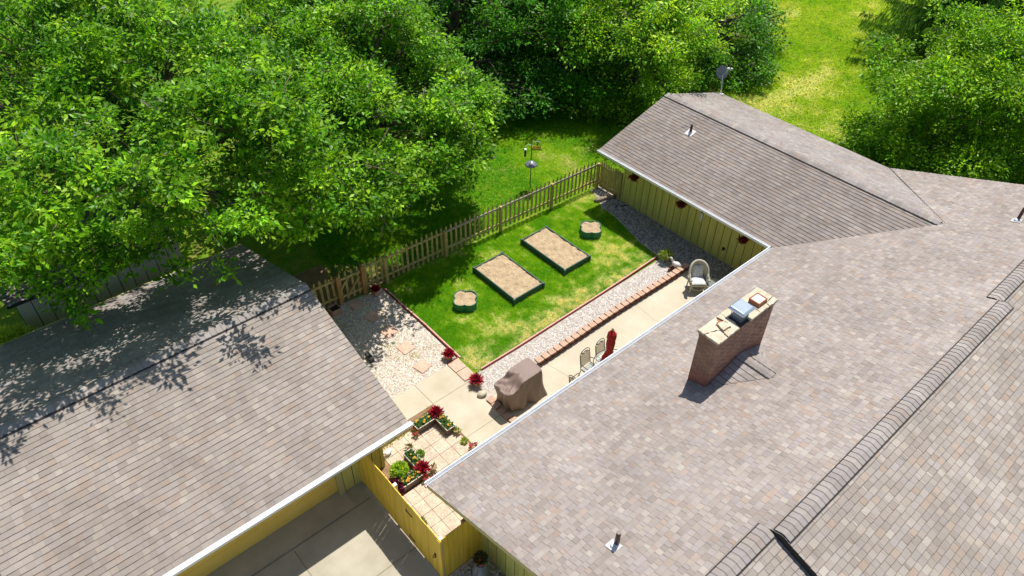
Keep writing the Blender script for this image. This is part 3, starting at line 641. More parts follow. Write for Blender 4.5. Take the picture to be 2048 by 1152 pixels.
# ============================================================ RAISED BEDS
def soilgrid(parent,inside,x0,x1,y0,y1,z,step=.035,name='sand_fill'):
    nx=int((x1-x0)/step)+1; ny=int((y1-y0)/step)+1; xs=np.linspace(x0,x1,nx); ys=np.linspace(y0,y1,ny)
    P=np.array([(x,y) for y in ys for x in xs]); h=(vnoise(P,6,3)-.5)*.05+(vnoise(P,18,5)-.5)*.035+(vnoise(P,45,6)-.5)*.02
    V=np.column_stack([P,z+h]); keep=np.array([inside(x,y) for x,y in P]); Q=[]
    for j in range(ny-1):
        for i in range(nx-1):
            q=(j*nx+i,j*nx+i+1,(j+1)*nx+i+1,(j+1)*nx+i)
            if all(keep[k] for k in q): Q.append(q)
    return npmesh(name,V,Q,None,'sand',parent,smooth=False)
for (x0,x1,y0,y1,lb) in ((12.0,13.31,13.28,15.42,'dark green rectangular raised bed of sandy soil nearest the gravel yard'),(14.33,15.56,13.3,15.55,'dark green rectangular raised bed of sandy soil further from the gravel yard')):
    t=thing('raised_bed',lb,'raised bed',((x0+x1)/2,(y0+y1)/2,0),'sandy raised beds on the lawn')
    b=MB(); w_=.035
    b.bx(x0,x1,y0,y0+w_,0,.24); b.bx(x0,x1,y1-w_,y1,0,.24); b.bx(x0,x0+w_,y0+w_,y1-w_,0,.24); b.bx(x1-w_,x1,y0+w_,y1-w_,0,.24)
    for (x,y) in ((x0,y0),(x1,y0),(x1,y1),(x0,y1)): b.box((x,y,.122),(.07,.07,.25))
    for z in (.08,.165):
        b.bx(x0-.008,x1+.008,y0-.008,y0,z,z+.012); b.bx(x0-.008,x0,y0,y1,z,z+.012)
    b.build('frame','bedgreen',t,bevel=.008)
    soilgrid(t,lambda x,y:True,x0+.02,x1-.02,y0+.02,y1-.02,.195)
for (cx0,cy0,lb) in ((10.77,14.33,'green clover-shaped sandbox planter on the shaded lawn side near the gravel yard'),(16.75,14.42,'green clover-shaped sandbox planter on the lawn near the wing wall')):
    t=thing('clover_bed',lb,'raised bed',(cx0,cy0,0),'clover-shaped beds on the lawn')
    def rad(a,r=.245,d=.20):
        best=0
        for k in range(4):
            b_=k*math.pi/2+.06; u=d*math.cos(a-b_); q=r*r-(d*math.sin(a-b_))**2
            if q>0: best=max(best,u+math.sqrt(q))
        return best
    b=MB(); n=96; vs=[]
    for (k,z) in ((1,0),(1,.28),(.985,.295),(.94,.295),(.93,.16)):
        for i in range(n):
            a=2*math.pi*i/n; vs.append((cx0+rad(a)*k*math.cos(a),cy0+rad(a)*k*math.sin(a),z))
    b.add(vs,[(j*n+i,j*n+(i+1)%n,(j+1)*n+(i+1)%n,(j+1)*n+i) for j in range(4) for i in range(n)]); b.build('frame','bedgreen2',t)
    soilgrid(t,lambda x,y:math.hypot(x-cx0,y-cy0)<rad(math.atan2(y-cy0,x-cx0))*.97,cx0-.45,cx0+.45,cy0-.45,cy0+.45,.255,.03)
# ============================================================ EDGING, STONES
def edging(lb,pts,off):
    t=thing('lawn_edging',lb,'edging',(pts[0][0],pts[0][1],0))
    b=MB(); c=MB()
    for (a,e) in zip(pts[:-1],pts[1:]):
        A=Vector((*a,.035)); B=Vector((*e,.035)); L=(B-A).length; d=(B-A)/L; k=0; n=int(L/.09)
        for i in range(n):   # scalloped rubber strip
            p=A+d*(L*i/n); q=A+d*(L*(i+.86)/n); b.beam(p,q,.03,.07)
        b.beam(A-Vector((0,0,.015)),B-Vector((0,0,.015)),.022,.05)
        o=Vector((*off,0)); c.beam(A+o*.045-Vector((0,0,.012)),B+o*.045-Vector((0,0,.016)),.045,.045)
    b.build('rubber_strip','redrubber',t); c.build('faded_backing','pinkedge',t); return t
edging('red scalloped edging strip between the gravel yard and the lawn',[(9.13,16.65),(9.12,15.6),(9.15,14.4),(9.13,13.4),(9.12,12.55)],(1,0))
edging('red scalloped edging strip between the lawn and the gravel path',[(9.35,11.72),(10.8,11.71),(12.5,11.74),(14.3,11.76),(16,11.8),(17.55,11.86)],(0,1))
edging('short red edging piece beside the potted red plant at the walkway corner',[(9.1,12.57),(8.7,12.57)],(0,-1))
for i,((x,y),lb) in enumerate(zip(((8.87,12.32),(8.87,11.89)),('pinkish square paver against the lawn, the one beside the walkway corner','pinkish square paver against the lawn, the one nearer the grill'))):
    b=MB(); b.box((x,y,.03),(.40,.41,.05)); tag(b.build('square_paver','slab',bevel=.006),lb,'paver','square pavers beside the walkway')
for (x,y,rz,lb) in ((8.0,16.62,.1,'round stepping stone in the shade just inside the picket gate'),(8.1,15.79,.3,'speckled stepping stone second from the picket gate'),(8.13,14.86,.12,'square stepping stone third from the picket gate'),(8.12,13.93,.08,'square stepping stone in the middle of the sunny gravel'),(8.06,12.98,.2,'stepping stone nearest the concrete walkway')):
    b=MB(); b.box((x,y,.025),(.42,.42,.04),rz=rz); tag(b.build('stepping_stone','slab',bevel=.012),lb,'stepping stone','stepping stones across the gravel yard')
# low block wall between patio and gravel path: individual blocks
def block(nm,lb,grp,w_=.245,dp=.22,h=.06,m='paver'):
    b=MB(); b.prism([(-w_/2,-dp/2+.02),(-w_*.36,-dp/2),(w_*.36,-dp/2),(w_/2,-dp/2+.02),(w_*.42,dp/2),(-w_*.42,dp/2)],0,h); b.m=[1 if k!=1 else 0 for k in range(len(b.m))]; o=b.build(nm,[m,'paverdark_shade'],bevel=.006); return tag(o,lb,'block',grp)  # all faces but the top get the dark material as painted shade
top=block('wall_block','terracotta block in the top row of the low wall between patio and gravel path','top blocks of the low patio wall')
low=block('wall_block','shade-darkened red block in the bottom row of the low patio wall','bottom blocks of the low patio wall',w_=.2,dp=.14,h=.17,m='paverdark_shade')  # dark body colour stands in for shade below the top row
n=28
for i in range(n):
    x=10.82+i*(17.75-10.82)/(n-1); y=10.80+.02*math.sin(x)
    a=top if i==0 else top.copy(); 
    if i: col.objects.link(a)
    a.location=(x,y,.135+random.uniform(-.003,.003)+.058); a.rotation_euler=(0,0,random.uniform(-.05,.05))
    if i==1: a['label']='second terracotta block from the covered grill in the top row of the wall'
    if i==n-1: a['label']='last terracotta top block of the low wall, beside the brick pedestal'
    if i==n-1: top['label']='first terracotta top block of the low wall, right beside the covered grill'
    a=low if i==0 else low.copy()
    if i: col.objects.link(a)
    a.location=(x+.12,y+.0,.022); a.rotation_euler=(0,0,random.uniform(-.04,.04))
pv=None
for i,(x,y,rz) in enumerate(((8.82,10.62,.1),(8.80,10.38,-.05),(8.79,10.13,.08),(8.80,9.90,-.1),(8.82,9.66,.05),(8.86,9.43,-.04))):
    b=MB(); b.box((x,y,.035),(.25,.22,.07),rz=rz); tag(b.build('edge_paver','paver' ,bevel=.02),('flat paver at the '+('gravel end','second place from the gravel','third place from the gravel','third place from the gutter','second place from the gutter','gutter end')[i]+' of the row beside the grill'),'paver','pavers in a row beside the covered grill')
# small accent objects
def rock(nm,lb,c,r,sz=.7,seed=1):
    rs=random.Random(seed); b=MB(); pr=[(.25,0),(.85,.12),(1,.4),(.9,.75),(.55,.97),(.1,1.02)]
    ph=[rs.uniform(0,6) for _ in range(4)]
    b.lathe([(a*r,z*r*sz*1.3) for a,z in pr],c,18,wob=lambda a,j:1+.12*math.sin(2*a+ph[0]+j*.3)+.07*math.sin(5*a+ph[1]+j)+.04*math.sin(9*a+ph[2]))
    return tag(b.build(nm,'stonew',smooth=True),lb,'rock')
rock('field_stone','pale rounded field stone beside the potted plant at the end of the gravel path',(8.72,10.95,.02),.13,.75,3)
rock('field_stone','small pale stone at the foot of the fence corner beside the driftwood log',(19.0,15.72,.01),.13,.4,5)
b=MB(); b.box((7.02,14.25,.09),(.14,.34,.18),rz=-.05); b.box((7.02,14.25,.185),(.12,.31,.015),rz=-.05,mi=0); tag(b.build('utility_box','black',bevel=.02),'small black box lying on the gravel beside the garage roof edge','box')
b=MB(); b.tube([(18.28,15.72,.07),(18.55,15.62,.09),(18.85,15.55,.085),(19.15,15.38,.08)],[.06,.085,.08,.07],12); b.tube([(18.85,15.55,.1),(18.98,15.72,.15),(19.02,15.8,.13)],[.05,.04,.02],8); tag(b.build('driftwood_log','driftwood',smooth=True),'grey driftwood log lying on the gravel by the fence corner','log')
for (x,y,a,L,lb) in ((18.6,14.9,.4,.3,'thin dark stick on the shaded gravel nearer the lawn'),(18.85,14.85,-.5,.34,'thin dark stick on the shaded gravel nearer the wing wall')):
    b=MB(); b.tube([(x,y,.03),(x+L*.5*math.cos(a),y+L*.5*math.sin(a),.045),(x+L*math.cos(a),y+L*math.sin(a),.03)],[.018,.02,.01],6); tag(b.build('stick','black'),lb,'stick')
# ============================================================ GRILL UNDER COVER
gr=thing('covered_grill','barbecue grill under a creased brown fabric cover on the patio','grill',(9.45,10.2,0))
nx,ny=90,60; V=[];Q=[]
def covertop(u,v):
    # u 0..1 along x, v 0..1 along y : height of the cloth over side shelf and lid
    lid=1/(1+math.exp(-(u-.36)*30)); z=.90+.20*lid-.03*(1-v)*(1-lid)
    sag=.035*math.sin(math.pi*min(1,u/.42))*(1-lid)*math.sin(math.pi*v)
    return z-sag
nU=120; prof=[]
x0,x1,y0,y1=8.87,10.07,9.86,10.5
def per(t):   # rounded rectangle
    a=t*2*math.pi; c_,s_=math.cos(a),math.sin(a); p=9
    k=(abs(c_)**p+abs(s_)**p)**(-1/p); return c_*k,s_*k
rows=[]
lev=[0,.02,.12,.25,.4,.55,.7,.82,.92,.98,1.0]
for li,l in enumerate(lev):
    row=[]
    for k in range(nU):
        a,c_=per(k/nU); cx1=(x0+x1)/2; cy1=(y0+y1)/2; hxx=(x1-x0)/2; hyy=(y1-y0)/2
        u=(a+1)/2; v=(c_+1)/2; zt=covertop(u,v)
        ang=2*math.pi*k/nU
        fl=(1-l)**1.3*(.07*(1-max(0,-a)*1.2)+.10*max(0,a)+.05*math.sin(ang*6+.6)+.03*math.sin(ang*11+2)+.012*math.sin(ang*23))
        fold=.016*(1-2*abs(math.sin(ang*8+2.5*l)))*(1-l)+.02*(1-2*abs(math.sin(ang*5-3*l)))*math.sin(math.pi*l)+.006*math.sin(ang*31+7*l)
        r=1 if l<1 else .985
        x=cx1+a*hxx*r+(fl+fold)*a/max(.3,math.hypot(a,c_)); y=cy1+c_*hyy*r+(fl+fold)*c_/max(.3,math.hypot(a,c_))
        x+=max(0,-a)*(.05*(1-l)-.13*l)
        hem=.06+.05*math.sin(ang*2+.5)+.03*math.sin(ang*5)
        z=hem+(zt-hem)*l-(0.012 if l==.98 else 0)
        row.append((x,y,z))
    rows.append(row)
# top rings towards the centre
for q in (.93,.85,.75,.63,.5,.36,.2,.02):
    row=[]
    for k in range(nU):
        a,c_=per(k/nU); a*=q; c_*=q; u=(a+1)/2; v=(c_+1)/2
        cx1=(x0+x1)/2; cy1=(y0+y1)/2
        soft=1/(1+math.exp((u-.42)*26))
        cr=soft*(.02*math.sin(u*34+v*9)+.045*abs(math.sin(v*11-u*9+1))+.045*abs(math.sin(u*13+v*6.5)))-soft*.03*min(1,(1-q)*5+.3)
        row.append((cx1+a*(x1-x0)/2-max(0,-a)*.13,cy1+c_*(y1-y0)/2,covertop(u,v)+cr-.01))
    rows.append(row)
V=[p for r_ in rows for p in r_]; Q=[(j*nU+k,j*nU+(k+1)%nU,(j+1)*nU+(k+1)%nU,(j+1)*nU+k) for j in range(len(rows)-1) for k in range(nU)]
cv=npmesh('fabric_cover',V,Q,None,'cover',gr,smooth=True)
b=MB()
for (x,y) in ((9.15,10.0),(9.98,10.0),(9.98,10.42),(9.15,10.42)): b.lathe([(.035,0),(.04,.02),(.04,.06),(.02,.075)],(x,y,.02),10)
b.build('caster','black',gr)
# ============================================================ PATIO FURNITURE
tb=thing('glass_patio_table','round glass patio table with dark iron legs under the closed red umbrella','table',(12.1,8.82,.02))
b=MB(); b.lathe([(.56,.70),(.575,.705),(.575,.715),(.56,.72)],(12.05,8.95,0),48); b.build('glass_top','glass',tb)
b=MB(); vs=[(12.05+.58*math.cos(a*math.pi/24),8.95+.58*math.sin(a*math.pi/24),.71) for a in range(49)]; b.tube(vs,.013,6,cap=False); b.build('rim','iron',tb)
for k in range(4):
    a=math.pi/4+k*math.pi/2; b=MB(); b.tube([(12.05+.5*math.cos(a),8.95+.5*math.sin(a),.70),(12.05+.2*math.cos(a),8.95+.2*math.sin(a),.4),(12.05+.45*math.cos(a),8.95+.45*math.sin(a),.02)],.015,6); b.build('leg','iron',tb)
um=thing('patio_umbrella','closed red patio umbrella tied at the waist standing through the glass table','umbrella',(12.05,9.0,.02))
ux,uy=11.94,9.07
b=MB(); b.tube([(ux,uy,.02),(ux,uy,2.02)],.02,10); b.build('pole','railtop',um)
b=MB(); N_=40
b.lathe([(.02,2.06),(.06,2.03),(.105,1.9),(.10,1.83),(.115,1.68),(.125,1.53),(.105,1.33),(.09,1.21),(.13,1.08),(.18,.90),(.215,.78),(.20,.78),(.1,1.0)],(ux,uy,0),N_,wob=lambda a,j:1+(.10 if j<8 else .17)*math.sin(a*8+j*.15)+.05*math.sin(3*a+j*.4)); b.build('canopy','red',um,smooth=True)
b=MB(); b.lathe([(.125,1.82),(.135,1.78),(.12,1.92),(.03,2.06)],(ux,uy,0),N_,wob=lambda a,j:1+.12*math.sin(a*8)); b.build('canopy_flap','red',um,smooth=True)
b=MB(); b.lathe([(.01,2.06),(.035,2.06),(.04,2.10),(.02,2.14),(.005,2.15)],(ux,uy,0),14); b.build('finial','boxwood',um,smooth=True)
b=MB(); b.lathe([(.22,.02),(.22,.05),(.06,.09),(.03,.3)],(ux,uy,0),20); b.build('base','iron',um)
def ironchair(name,loc,rz,lb,grp):
    """high-back wrought iron chair with sling, faces -y locally, origin at floor below the seat centre"""
    t=thing(name,lb,'chair',loc,grp,rz)
    b=MB(); hw=.215
    b.tube([(-hw,.05,.40),(-hw,.24,.43),(-hw,.28,.7),(-hw*.98,.32,.95),(-hw*.6,.335,1.03),(0,.34,1.05),(hw*.6,.335,1.03),(hw*.98,.32,.95),(hw,.28,.7),(hw,.24,.43),(hw,.05,.40)],.012,6)
    b.tube([(-hw+.03,.245,.46),(-hw+.03,.285,.7),(-hw+.03,.318,.90),(hw-.03,.318,.90),(hw-.03,.285,.7),(hw-.03,.245,.46)],.006,6)
    # leaf scroll ornament between the two top rails
    for i in range(9):
        u=-.13+i*.0325; z=.945+.02*math.cos(i*1.3); b.tube([(u-.02,.325,z-.02),(u,.332,z+.02),(u+.022,.326,z-.012)],.009,5)
    b.build('back_frame','iron',t,local=True)
    b=MB(); m=6; vs=[]
    for j in range(m+1):
        z=.46+(.90-.46)*j/m; y=.245+(.318-.245)*((z-.46)/.44)
        for x in (-hw+.03,hw-.03): vs+= [(x,y-.003,z),(x,y+.003,z)]
    fs=[]
    for j in range(m): k=j*4; fs+= [(k,k+2,k+6,k+4),(k+1,k+5,k+7,k+3)]
    b.add(vs,fs); b.build('back_sling','sling',t,local=True)
    b=MB(); b.box((0,0,.425),(.42,.44,.012)); b.build('seat','seatmesh',t,local=True)
    b=MB(); b.tube([(-hw,.24,.43),(-hw,-.22,.44),(hw,-.22,.44),(hw,.24,.43)],.012,6); b.build('seat_frame','iron',t,local=True)
    for sx in (-1,1):
        b=MB(); b.tube([(sx*hw,.26,.62),(sx*(hw+.035),.1,.645),(sx*(hw+.035),-.12,.64),(sx*(hw+.03),-.2,.60),(sx*hw,-.21,.44),(sx*hw,-.24,.02)],.011,6); b.build('arm','iron',t,local=True)
        b=MB(); b.tube([(sx*hw,.22,.43),(sx*(hw+.01),.27,.2),(sx*(hw+.02),.31,.02)],.012,6); b.build('leg','iron',t,local=True)
    return t
c1=ironchair('iron_chair',(11.58,9.34,.02),.08,'wrought iron patio chair with tan mesh back nearer the covered grill','iron chairs round the glass table')
dup(c1,(12.20,9.32,.02),'wrought iron patio chair with tan mesh back right behind the red umbrella',rz=.1)
dup(c1,(10.9,9.12,.02),'wrought iron chair turned sideways, only its armrest showing past the gutter',rz=R(95))
t=thing('tube_chair','rust brown round-backed tube chair showing beyond the umbrella, half under the roof','chair',(12.95,8.77,.02))
b=MB(); vs=[(12.95+.27*math.cos(R(a)),8.89+.20*math.sin(R(a)),.78+.12*math.sin(R(a))) for a in range(-10,191,12)]; b.tube(vs,.013,6); b.tube([(12.75,9.03,.84),(12.75,8.97,.45)],.012,6); b.tube([(13.1,9.03,.86),(13.1,8.97,.45)],.012,6); b.build('back_frame','rust',t)
b=MB(); b.lathe([(.24,.42),(.25,.44),(.24,.46)],(12.95,8.77,0),24); b.build('seat','sling',t)
for a in (45,135,225,315):
    b=MB(); b.tube([(12.95+.2*math.cos(R(a)),8.77+.2*math.sin(R(a)),.43),(12.95+.25*math.cos(R(a)),8.77+.25*math.sin(R(a)),.02)],.012,6); b.build('leg','rust',t)
# wicker armchair (local: faces -y)
wk=thing('wicker_armchair','cream wicker armchair with curved high back and white patterned cushions in the patio corner','armchair',(17.27,9.93,.02),None,math.atan2(-.64,-.77)+math.pi*0)
wk.rotation_euler=(0,0,-R(40))
b=MB(); outl=[]
# curved back shell with rolled rim
cols=15; rowsn=8; vs=[]
for j in range(rowsn+1):
    for i in range(cols+1):
        a=R(-8+196*i/cols); u=math.cos(a); v=max(0,math.sin(a)); top=.62+.40*v**.6
        z=.30+(top-.30)*j/rowsn; rr=1+.10*(j/rowsn)
        vs.append((.30*u*rr,-.02+.27*math.sin(a)*rr,z))
n0=len(vs); vs2=[(x*.9,(y+.02)*.88-.02,z) for x,y,z in vs]
fs=[]
for j in range(rowsn):
    for i in range(cols):
        k=j*(cols+1)+i; fs.append((k,k+1,k+cols+2,k+cols+1)); fs.append((n0+k+cols+1,n0+k+cols+2,n0+k+1,n0+k))
b.add(vs+vs2,fs); b.build('back_shell','wicker',wk,smooth=True,local=True)
b=MB(); e=rowsn*(cols+1); rimp=[((vs[e+i][0]+vs2[e+i][0])/2,(vs[e+i][1]+vs2[e+i][1])/2,vs[e+i][2]) for i in range(cols+1)]
rimp=[(rimp[0][0]+.01,-.26,.60)]+rimp+[(rimp[-1][0]-.01,-.26,.60)]
b.tube(rimp,.042,10); 
for sx in (1,-1): b.lathe([(.02,-.05),(.05,-.02),(.055,.02),(.02,.05)],(sx*.305,-.28,.585),12)
b.build('rolled_rim','wicker',wk,smooth=True,local=True)
for sx in (1,-1):
    b=MB(); b.add([(sx*.27,-.27,.32),(sx*.27,.0,.32),(sx*.30,.0,.58),(sx*.30,-.27,.58)],[(0,1,2,3)]); b.add([(sx*.25,-.27,.32),(sx*.25,.0,.32),(sx*.28,.0,.58),(sx*.28,-.27,.58)],[(3,2,1,0)]); b.build('arm_panel','wicker',wk,local=True)
b=MB(); b.box((0,-.02,.34),(.56,.52,.08)); b.tube([(-.26,-.28,.30),(-.15,-.285,.19),(0,-.29,.16),(.15,-.285,.19),(.26,-.28,.30)],.022,8); b.build('seat_frame','wicker',wk,local=True,bevel=.02)
for (x,y) in ((-.25,-.27),(.25,-.27),(-.22,.2),(.22,.2)):
    b=MB(); b.tube([(x,y,.34),(x*1.02,y*1.02,.15),(x*1.08,y*1.05,.0)],[.032,.026,.022],8); b.build('leg','wicker',wk,local=True)
def cushion(par,c,d,rot,name):
    n=14; V=[];Q=[]
    for sgn in (1,-1):
        for j in range(n+1):
            for i in range(n+1):
                u=-1+2*i/n; v=-1+2*j/n; bul=(1-u**4)*(1-v**4)
                h=sgn*d[2]*(.25+.75*bul)*(1-.16*math.sin(u*7)*math.cos(v*7)) if abs(u)<1 and abs(v)<1 else 0
                p=rot@Vector((u*d[0],v*d[1],h))+Vector(c); V.append(tuple(p))
    for sgn in (0,1):
        o=sgn*(n+1)**2
        for j in range(n):
            for i in range(n): k=o+j*(n+1)+i; Q.append((k,k+1,k+n+2,k+n+1) if sgn==0 else (k+n+1,k+n+2,k+1,k))
    b=MB(); b.add(V,Q); return b.build(name,'cushion',par,smooth=True,local=True)
cushion(wk,(0,-.05,.425),(.235,.24,.055),Matrix.Identity(3),'seat_cushion')
cushion(wk,(0,.15,.66),(.20,.21,.05),Matrix.Rotation(R(72),3,'X'),'back_cushion')
st=thing('side_table','small round dark-topped side table with pale rim beside the wicker armchair','table',(17.47,9.38,.02))
b=MB(); b.lathe([(.27,.44),(.285,.45),(.27,.46)],(17.47,9.38,0),36); b.build('glass_top','glass',st)
b=MB(); b.tube([(17.47+.29*math.cos(a*math.pi/20),9.38+.29*math.sin(a*math.pi/20),.455) for a in range(41)],.013,6,cap=False); b.build('rim','railtop',st)
for k in range(3):
    a=k*2.09+.4; b=MB(); b.tube([(17.47+.26*math.cos(a),9.38+.26*math.sin(a),.45),(17.47+.12*math.cos(a),9.38+.12*math.sin(a),.25),(17.47+.24*math.cos(a),9.38+.24*math.sin(a),.02)],.01,6); b.build('leg','iron',st)
b=MB(); b.box((17.42,9.34,.47),(.12,.07,.02),rz=.5); tag(b.build('dish_tray','pinkpot',bevel=.008),'small orange dish lying on the round side table','dish')
# white goose statues
def goose(name,c,rz,lb,k=1.):
    o=thing(name,lb,'statue',c,None,rz)
    b=MB(); b.tube([(-.20,0,.13),(-.15,0,.12),(-.06,0,.11),(.04,0,.12),(.12,0,.15),(.17,0,.22)],[.012,.055,.105,.11,.075,.04],16); b.build('body','statue',o,smooth=True,local=True)
    b=MB(); b.tube([(.14,0,.18),(.20,0,.27),(.22,0,.33),(.25,0,.35),(.30,0,.335)],[.05,.035,.035,.04,.015],12); b.build('neck_and_head','statue',o,smooth=True,local=True)
    b=MB(); b.lathe([(.07,0),(.075,.015),(.05,.03)],(0,0,0),16); b.build('base','statue',o,local=True); o.scale=(k,)*3; return o
goose('goose_statue',(17.5,10.98,.17),R(115),'white goose statue on a low brick pedestal in the patio corner',.95)
goose('goose_statue',(5.5,10.98,.02),R(200),'small white bird statue on the dirt beside the garage corner',.7)
bp=thing('brick_pedestal','low dark red brick pedestal under the white goose statue','pedestal',(17.5,11,0))
b=MB()
for (x,y,z,r_) in ((17.36,10.92,.05,.1),(17.6,10.9,.05,0),(17.4,11.08,.05,0),(17.62,11.08,.05,.1),(17.5,10.93,.13,.2),(17.5,11.08,.13,0)): b.box((x,y,z),(.22,.15,.07),rz=r_)
b.build('bricks','paverdark_shade',bp,bevel=.008)
b=MB()
for i in range(5): b.box((17.98+.02*i,10.66-i*.0,.06),(.16,.2,.1),rz=.1*i) if i<2 else None
b.beam((18.1,10.7,.06),(18.25,10.35,.06),.12,.1); tag(b.build('border_curb','driftwood',bevel=.01),'dark wooden curb end at the corner of patio and gravel','curb')
# ============================================================ POTS AND PLANTS
def foliage(name,par,c,rad,n,size,cols_,wid=.5,flat=.6,up=.35,shell=.6,m='leaf',seed=0,var=.35,hemi=True):
    r_=np.random.default_rng(seed); d=r_.normal(size=(n,3)); d/=np.linalg.norm(d,axis=1)[:,None]
    if hemi: d[:,2]=np.abs(d[:,2])
    rr=shell+(1-shell)*r_.random((n,1)); P=np.array(c)+d*rr*np.array(rad); D=d+np.array([0,0,up])
    cc=np.array(cols_); C=cc[r_.integers(0,len(cc),n)]*r_.uniform(.75,1.2,(n,1))
    V,Q,Cv=leaves(P,D,size,C,wid,flat=flat,var=var); return npmesh(name,V,Q,Cv,m,par)
CR=[(.42,.012,.035),(.30,.008,.03),(.55,.03,.06),(.20,.008,.02)]
def redplant(par,c,r,seed,cols_=CR,n=330):
    r_=np.random.default_rng(seed); d=r_.normal(size=(n,3)); d[:,2]=np.abs(d[:,2])*.9+.1; d/=np.linalg.norm(d,axis=1)[:,None]
    P=np.array(c)+d*r*r_.uniform(.15,.62,(n,1)); cc=np.array(cols_); C=cc[r_.integers(0,len(cc),n)]*r_.uniform(.7,1.3,(n,1))
    V,Q,Cv=leaves(P,d*2.2,r*.55,C,.28,flat=.3,fold=.5); return npmesh('crimson_leaves',V,Q,Cv,'petal',par)
def sqpot(name,c,w_,h,m,lb,cat='potted plant',grp=None,plant=True,r=.17,seed=1,tp=1.22,rz=0):
    t=thing(name,lb,cat,c,grp)
    b=MB(); b.box((c[0],c[1],c[2]+h/2),(w_,w_,h),taper=tp,rz=rz); w2=w_*tp; b.box((c[0],c[1],c[2]+h+.006),(w2+.02,w2+.02,.022),rz=rz); b.build('pot',m,t,bevel=.006)
    b=MB(); b.box((c[0],c[1],c[2]+h+.019),(w2-.03,w2-.03,.004),rz=rz); b.build('soil','soil',t)
    if plant: redplant(t,(c[0],c[1],c[2]+h-.0),r,seed)
    return t
G='pots of crimson spiky-leaved plants'
sqpot('potted_crimson_plant',(8.88,12.74,.01),.15,.17,'boxwood','crimson spiky plant in tan square pot at the lawn corner beside gravel',grp=G,r=.21,seed=1)
sqpot('potted_crimson_plant',(8.86,11.38,.01),.15,.17,'boxwood','crimson spiky plant in tan square pot between field stone and pink pavers',grp=G,r=.23,seed=2)
sqpot('potted_crimson_plant',(8.8,16.62,.01),.2,.2,'pinkpot','crimson plant in square terracotta box beside the picket gate post',grp=G,r=.18,seed=3)
sqpot('potted_crimson_plant',(7.19,11.12,.02),.13,.2,'darkbox','crimson spiky plant between the two planter boxes next to the walkway',grp=G,r=.24,seed=4)
sqpot('potted_crimson_plant',(5.84,9.86,.02),.13,.22,'rim','crimson spiky plant between the two planter boxes on the terrace',grp=G,r=.23,seed=5)
t=sqpot('potted_dark_plant',(5.03,9.86,.02),.13,.15,'darkbox','dark maroon leafy plant in shade beside the yellow fence','potted plant',plant=False)
foliage('maroon_leaves',t,(5.03,9.86,.2),(.17,.2,.17),260,.09,[(.10,.008,.03),(.07,.006,.02),(.16,.012,.05)],seed=8,m='petal')
t=thing('empty_planter_box','empty square terracotta planter box of dark soil left of the picket gate','planter',(7.28,16.78,0))
b=MB(); x,y=7.28,16.72; w_=.17
for (a0,a1,c0,c1) in ((-w_,w_,-w_,-w_+.02),(-w_,w_,w_-.02,w_),(-w_,-w_+.02,-w_+.02,w_-.02),(w_-.02,w_,-w_+.02,w_-.02)): b.bx(x+a0,x+a1,y+c0,y+c1,.01,.25)
b.build('box','pinkpot',t,bevel=.004); b=MB(); b.bx(x-w_+.02,x+w_-.02,y-w_+.02,y+w_-.02,.02,.16); b.build('soil','soil',t)
YL=[(.75,.42,.01),(.85,.55,.02),(.80,.30,.01)]
def flowerbox(c,L,W,rz,lb,nf,fc,seed,grp='rectangular flower boxes on the terrace'):
    t=thing('flower_box',lb,'flower box',(c[0],c[1],.02),grp,rz)
    h=.24; b=MB(); th=.014
    for (a0,a1,c0,c1) in ((-L/2,L/2,-W/2,-W/2+th),(-L/2,L/2,W/2-th,W/2),(-L/2,-L/2+th,-W/2+th,W/2-th),(L/2-th,L/2,-W/2+th,W/2-th)): b.bx(a0,a1,c0,c1,0,h)
    b.build('box','darkbox',t,local=True)
    b=MB(); e=.012
    for (a0,a1,c0,c1) in ((-L/2-e,L/2+e,-W/2-e,-W/2+e),(-L/2-e,L/2+e,W/2-e,W/2+e),(-L/2-e,-L/2+e,-W/2+e,W/2-e),(L/2-e,L/2+e,-W/2+e,W/2-e)): b.bx(a0,a1,c0,c1,h-.002,h+.014)
    b.build('rim','rim',t,local=True)
    b=MB(); b.bx(-L/2+th,L/2-th,-W/2+th,W/2-th,.0,h-.035); b.build('soil','soil',t,local=True)
    r_=np.random.default_rng(seed); n=520
    P=np.column_stack([r_.uniform(-L/2+.03,L/2-.03,n),r_.uniform(-W/2+.03,W/2-.03,n),h+r_.uniform(-.03,.05,n)]); D=np.column_stack([r_.normal(0,1,(n,2)),r_.uniform(.1,.9,n)])
    gc=np.array([(.06,.17,.035),(.10,.24,.05),(.04,.11,.03),(.25,.33,.18)]); C=gc[r_.integers(0,4,n)]*r_.uniform(.7,1.25,(n,1))
    V,Q,Cv=leaves(P,D,.075,C,.42); ro=npmesh('green_leaves',V,Q,Cv,'leaf',None); ro.parent=t
    # blossoms
    V=[];Q=[];C=[]
    for k in range(nf):
        x=r_.uniform(-L/2+.04,L/2-.04); y=r_.uniform(-W/2+.04,W/2-.04); z=h+.06+r_.uniform(-.01,.03); R0=r_.uniform(.025,.04); base=np.array(fc[r_.integers(0,len(fc))]); ph=r_.uniform(0,6)
        for q in range(6):
            a=ph+q*math.pi/3; n0=len(V); d=np.array([math.cos(a),math.sin(a)]); s_=np.array([-d[1],d[0]])
            V+= [(x,y,z),(x+d[0]*R0*.6+s_[0]*R0*.45,y+d[1]*R0*.6+s_[1]*R0*.45,z+.008),(x+d[0]*R0,y+d[1]*R0,z+.002),(x+d[0]*R0*.6-s_[0]*R0*.45,y+d[1]*R0*.6-s_[1]*R0*.45,z+.008)]
            Q.append((n0,n0+1,n0+2,n0+3)); C+= [base*.45,base,base,base]
    o=npmesh('blossoms',V,Q,C,'petal',None); o.parent=t; return t
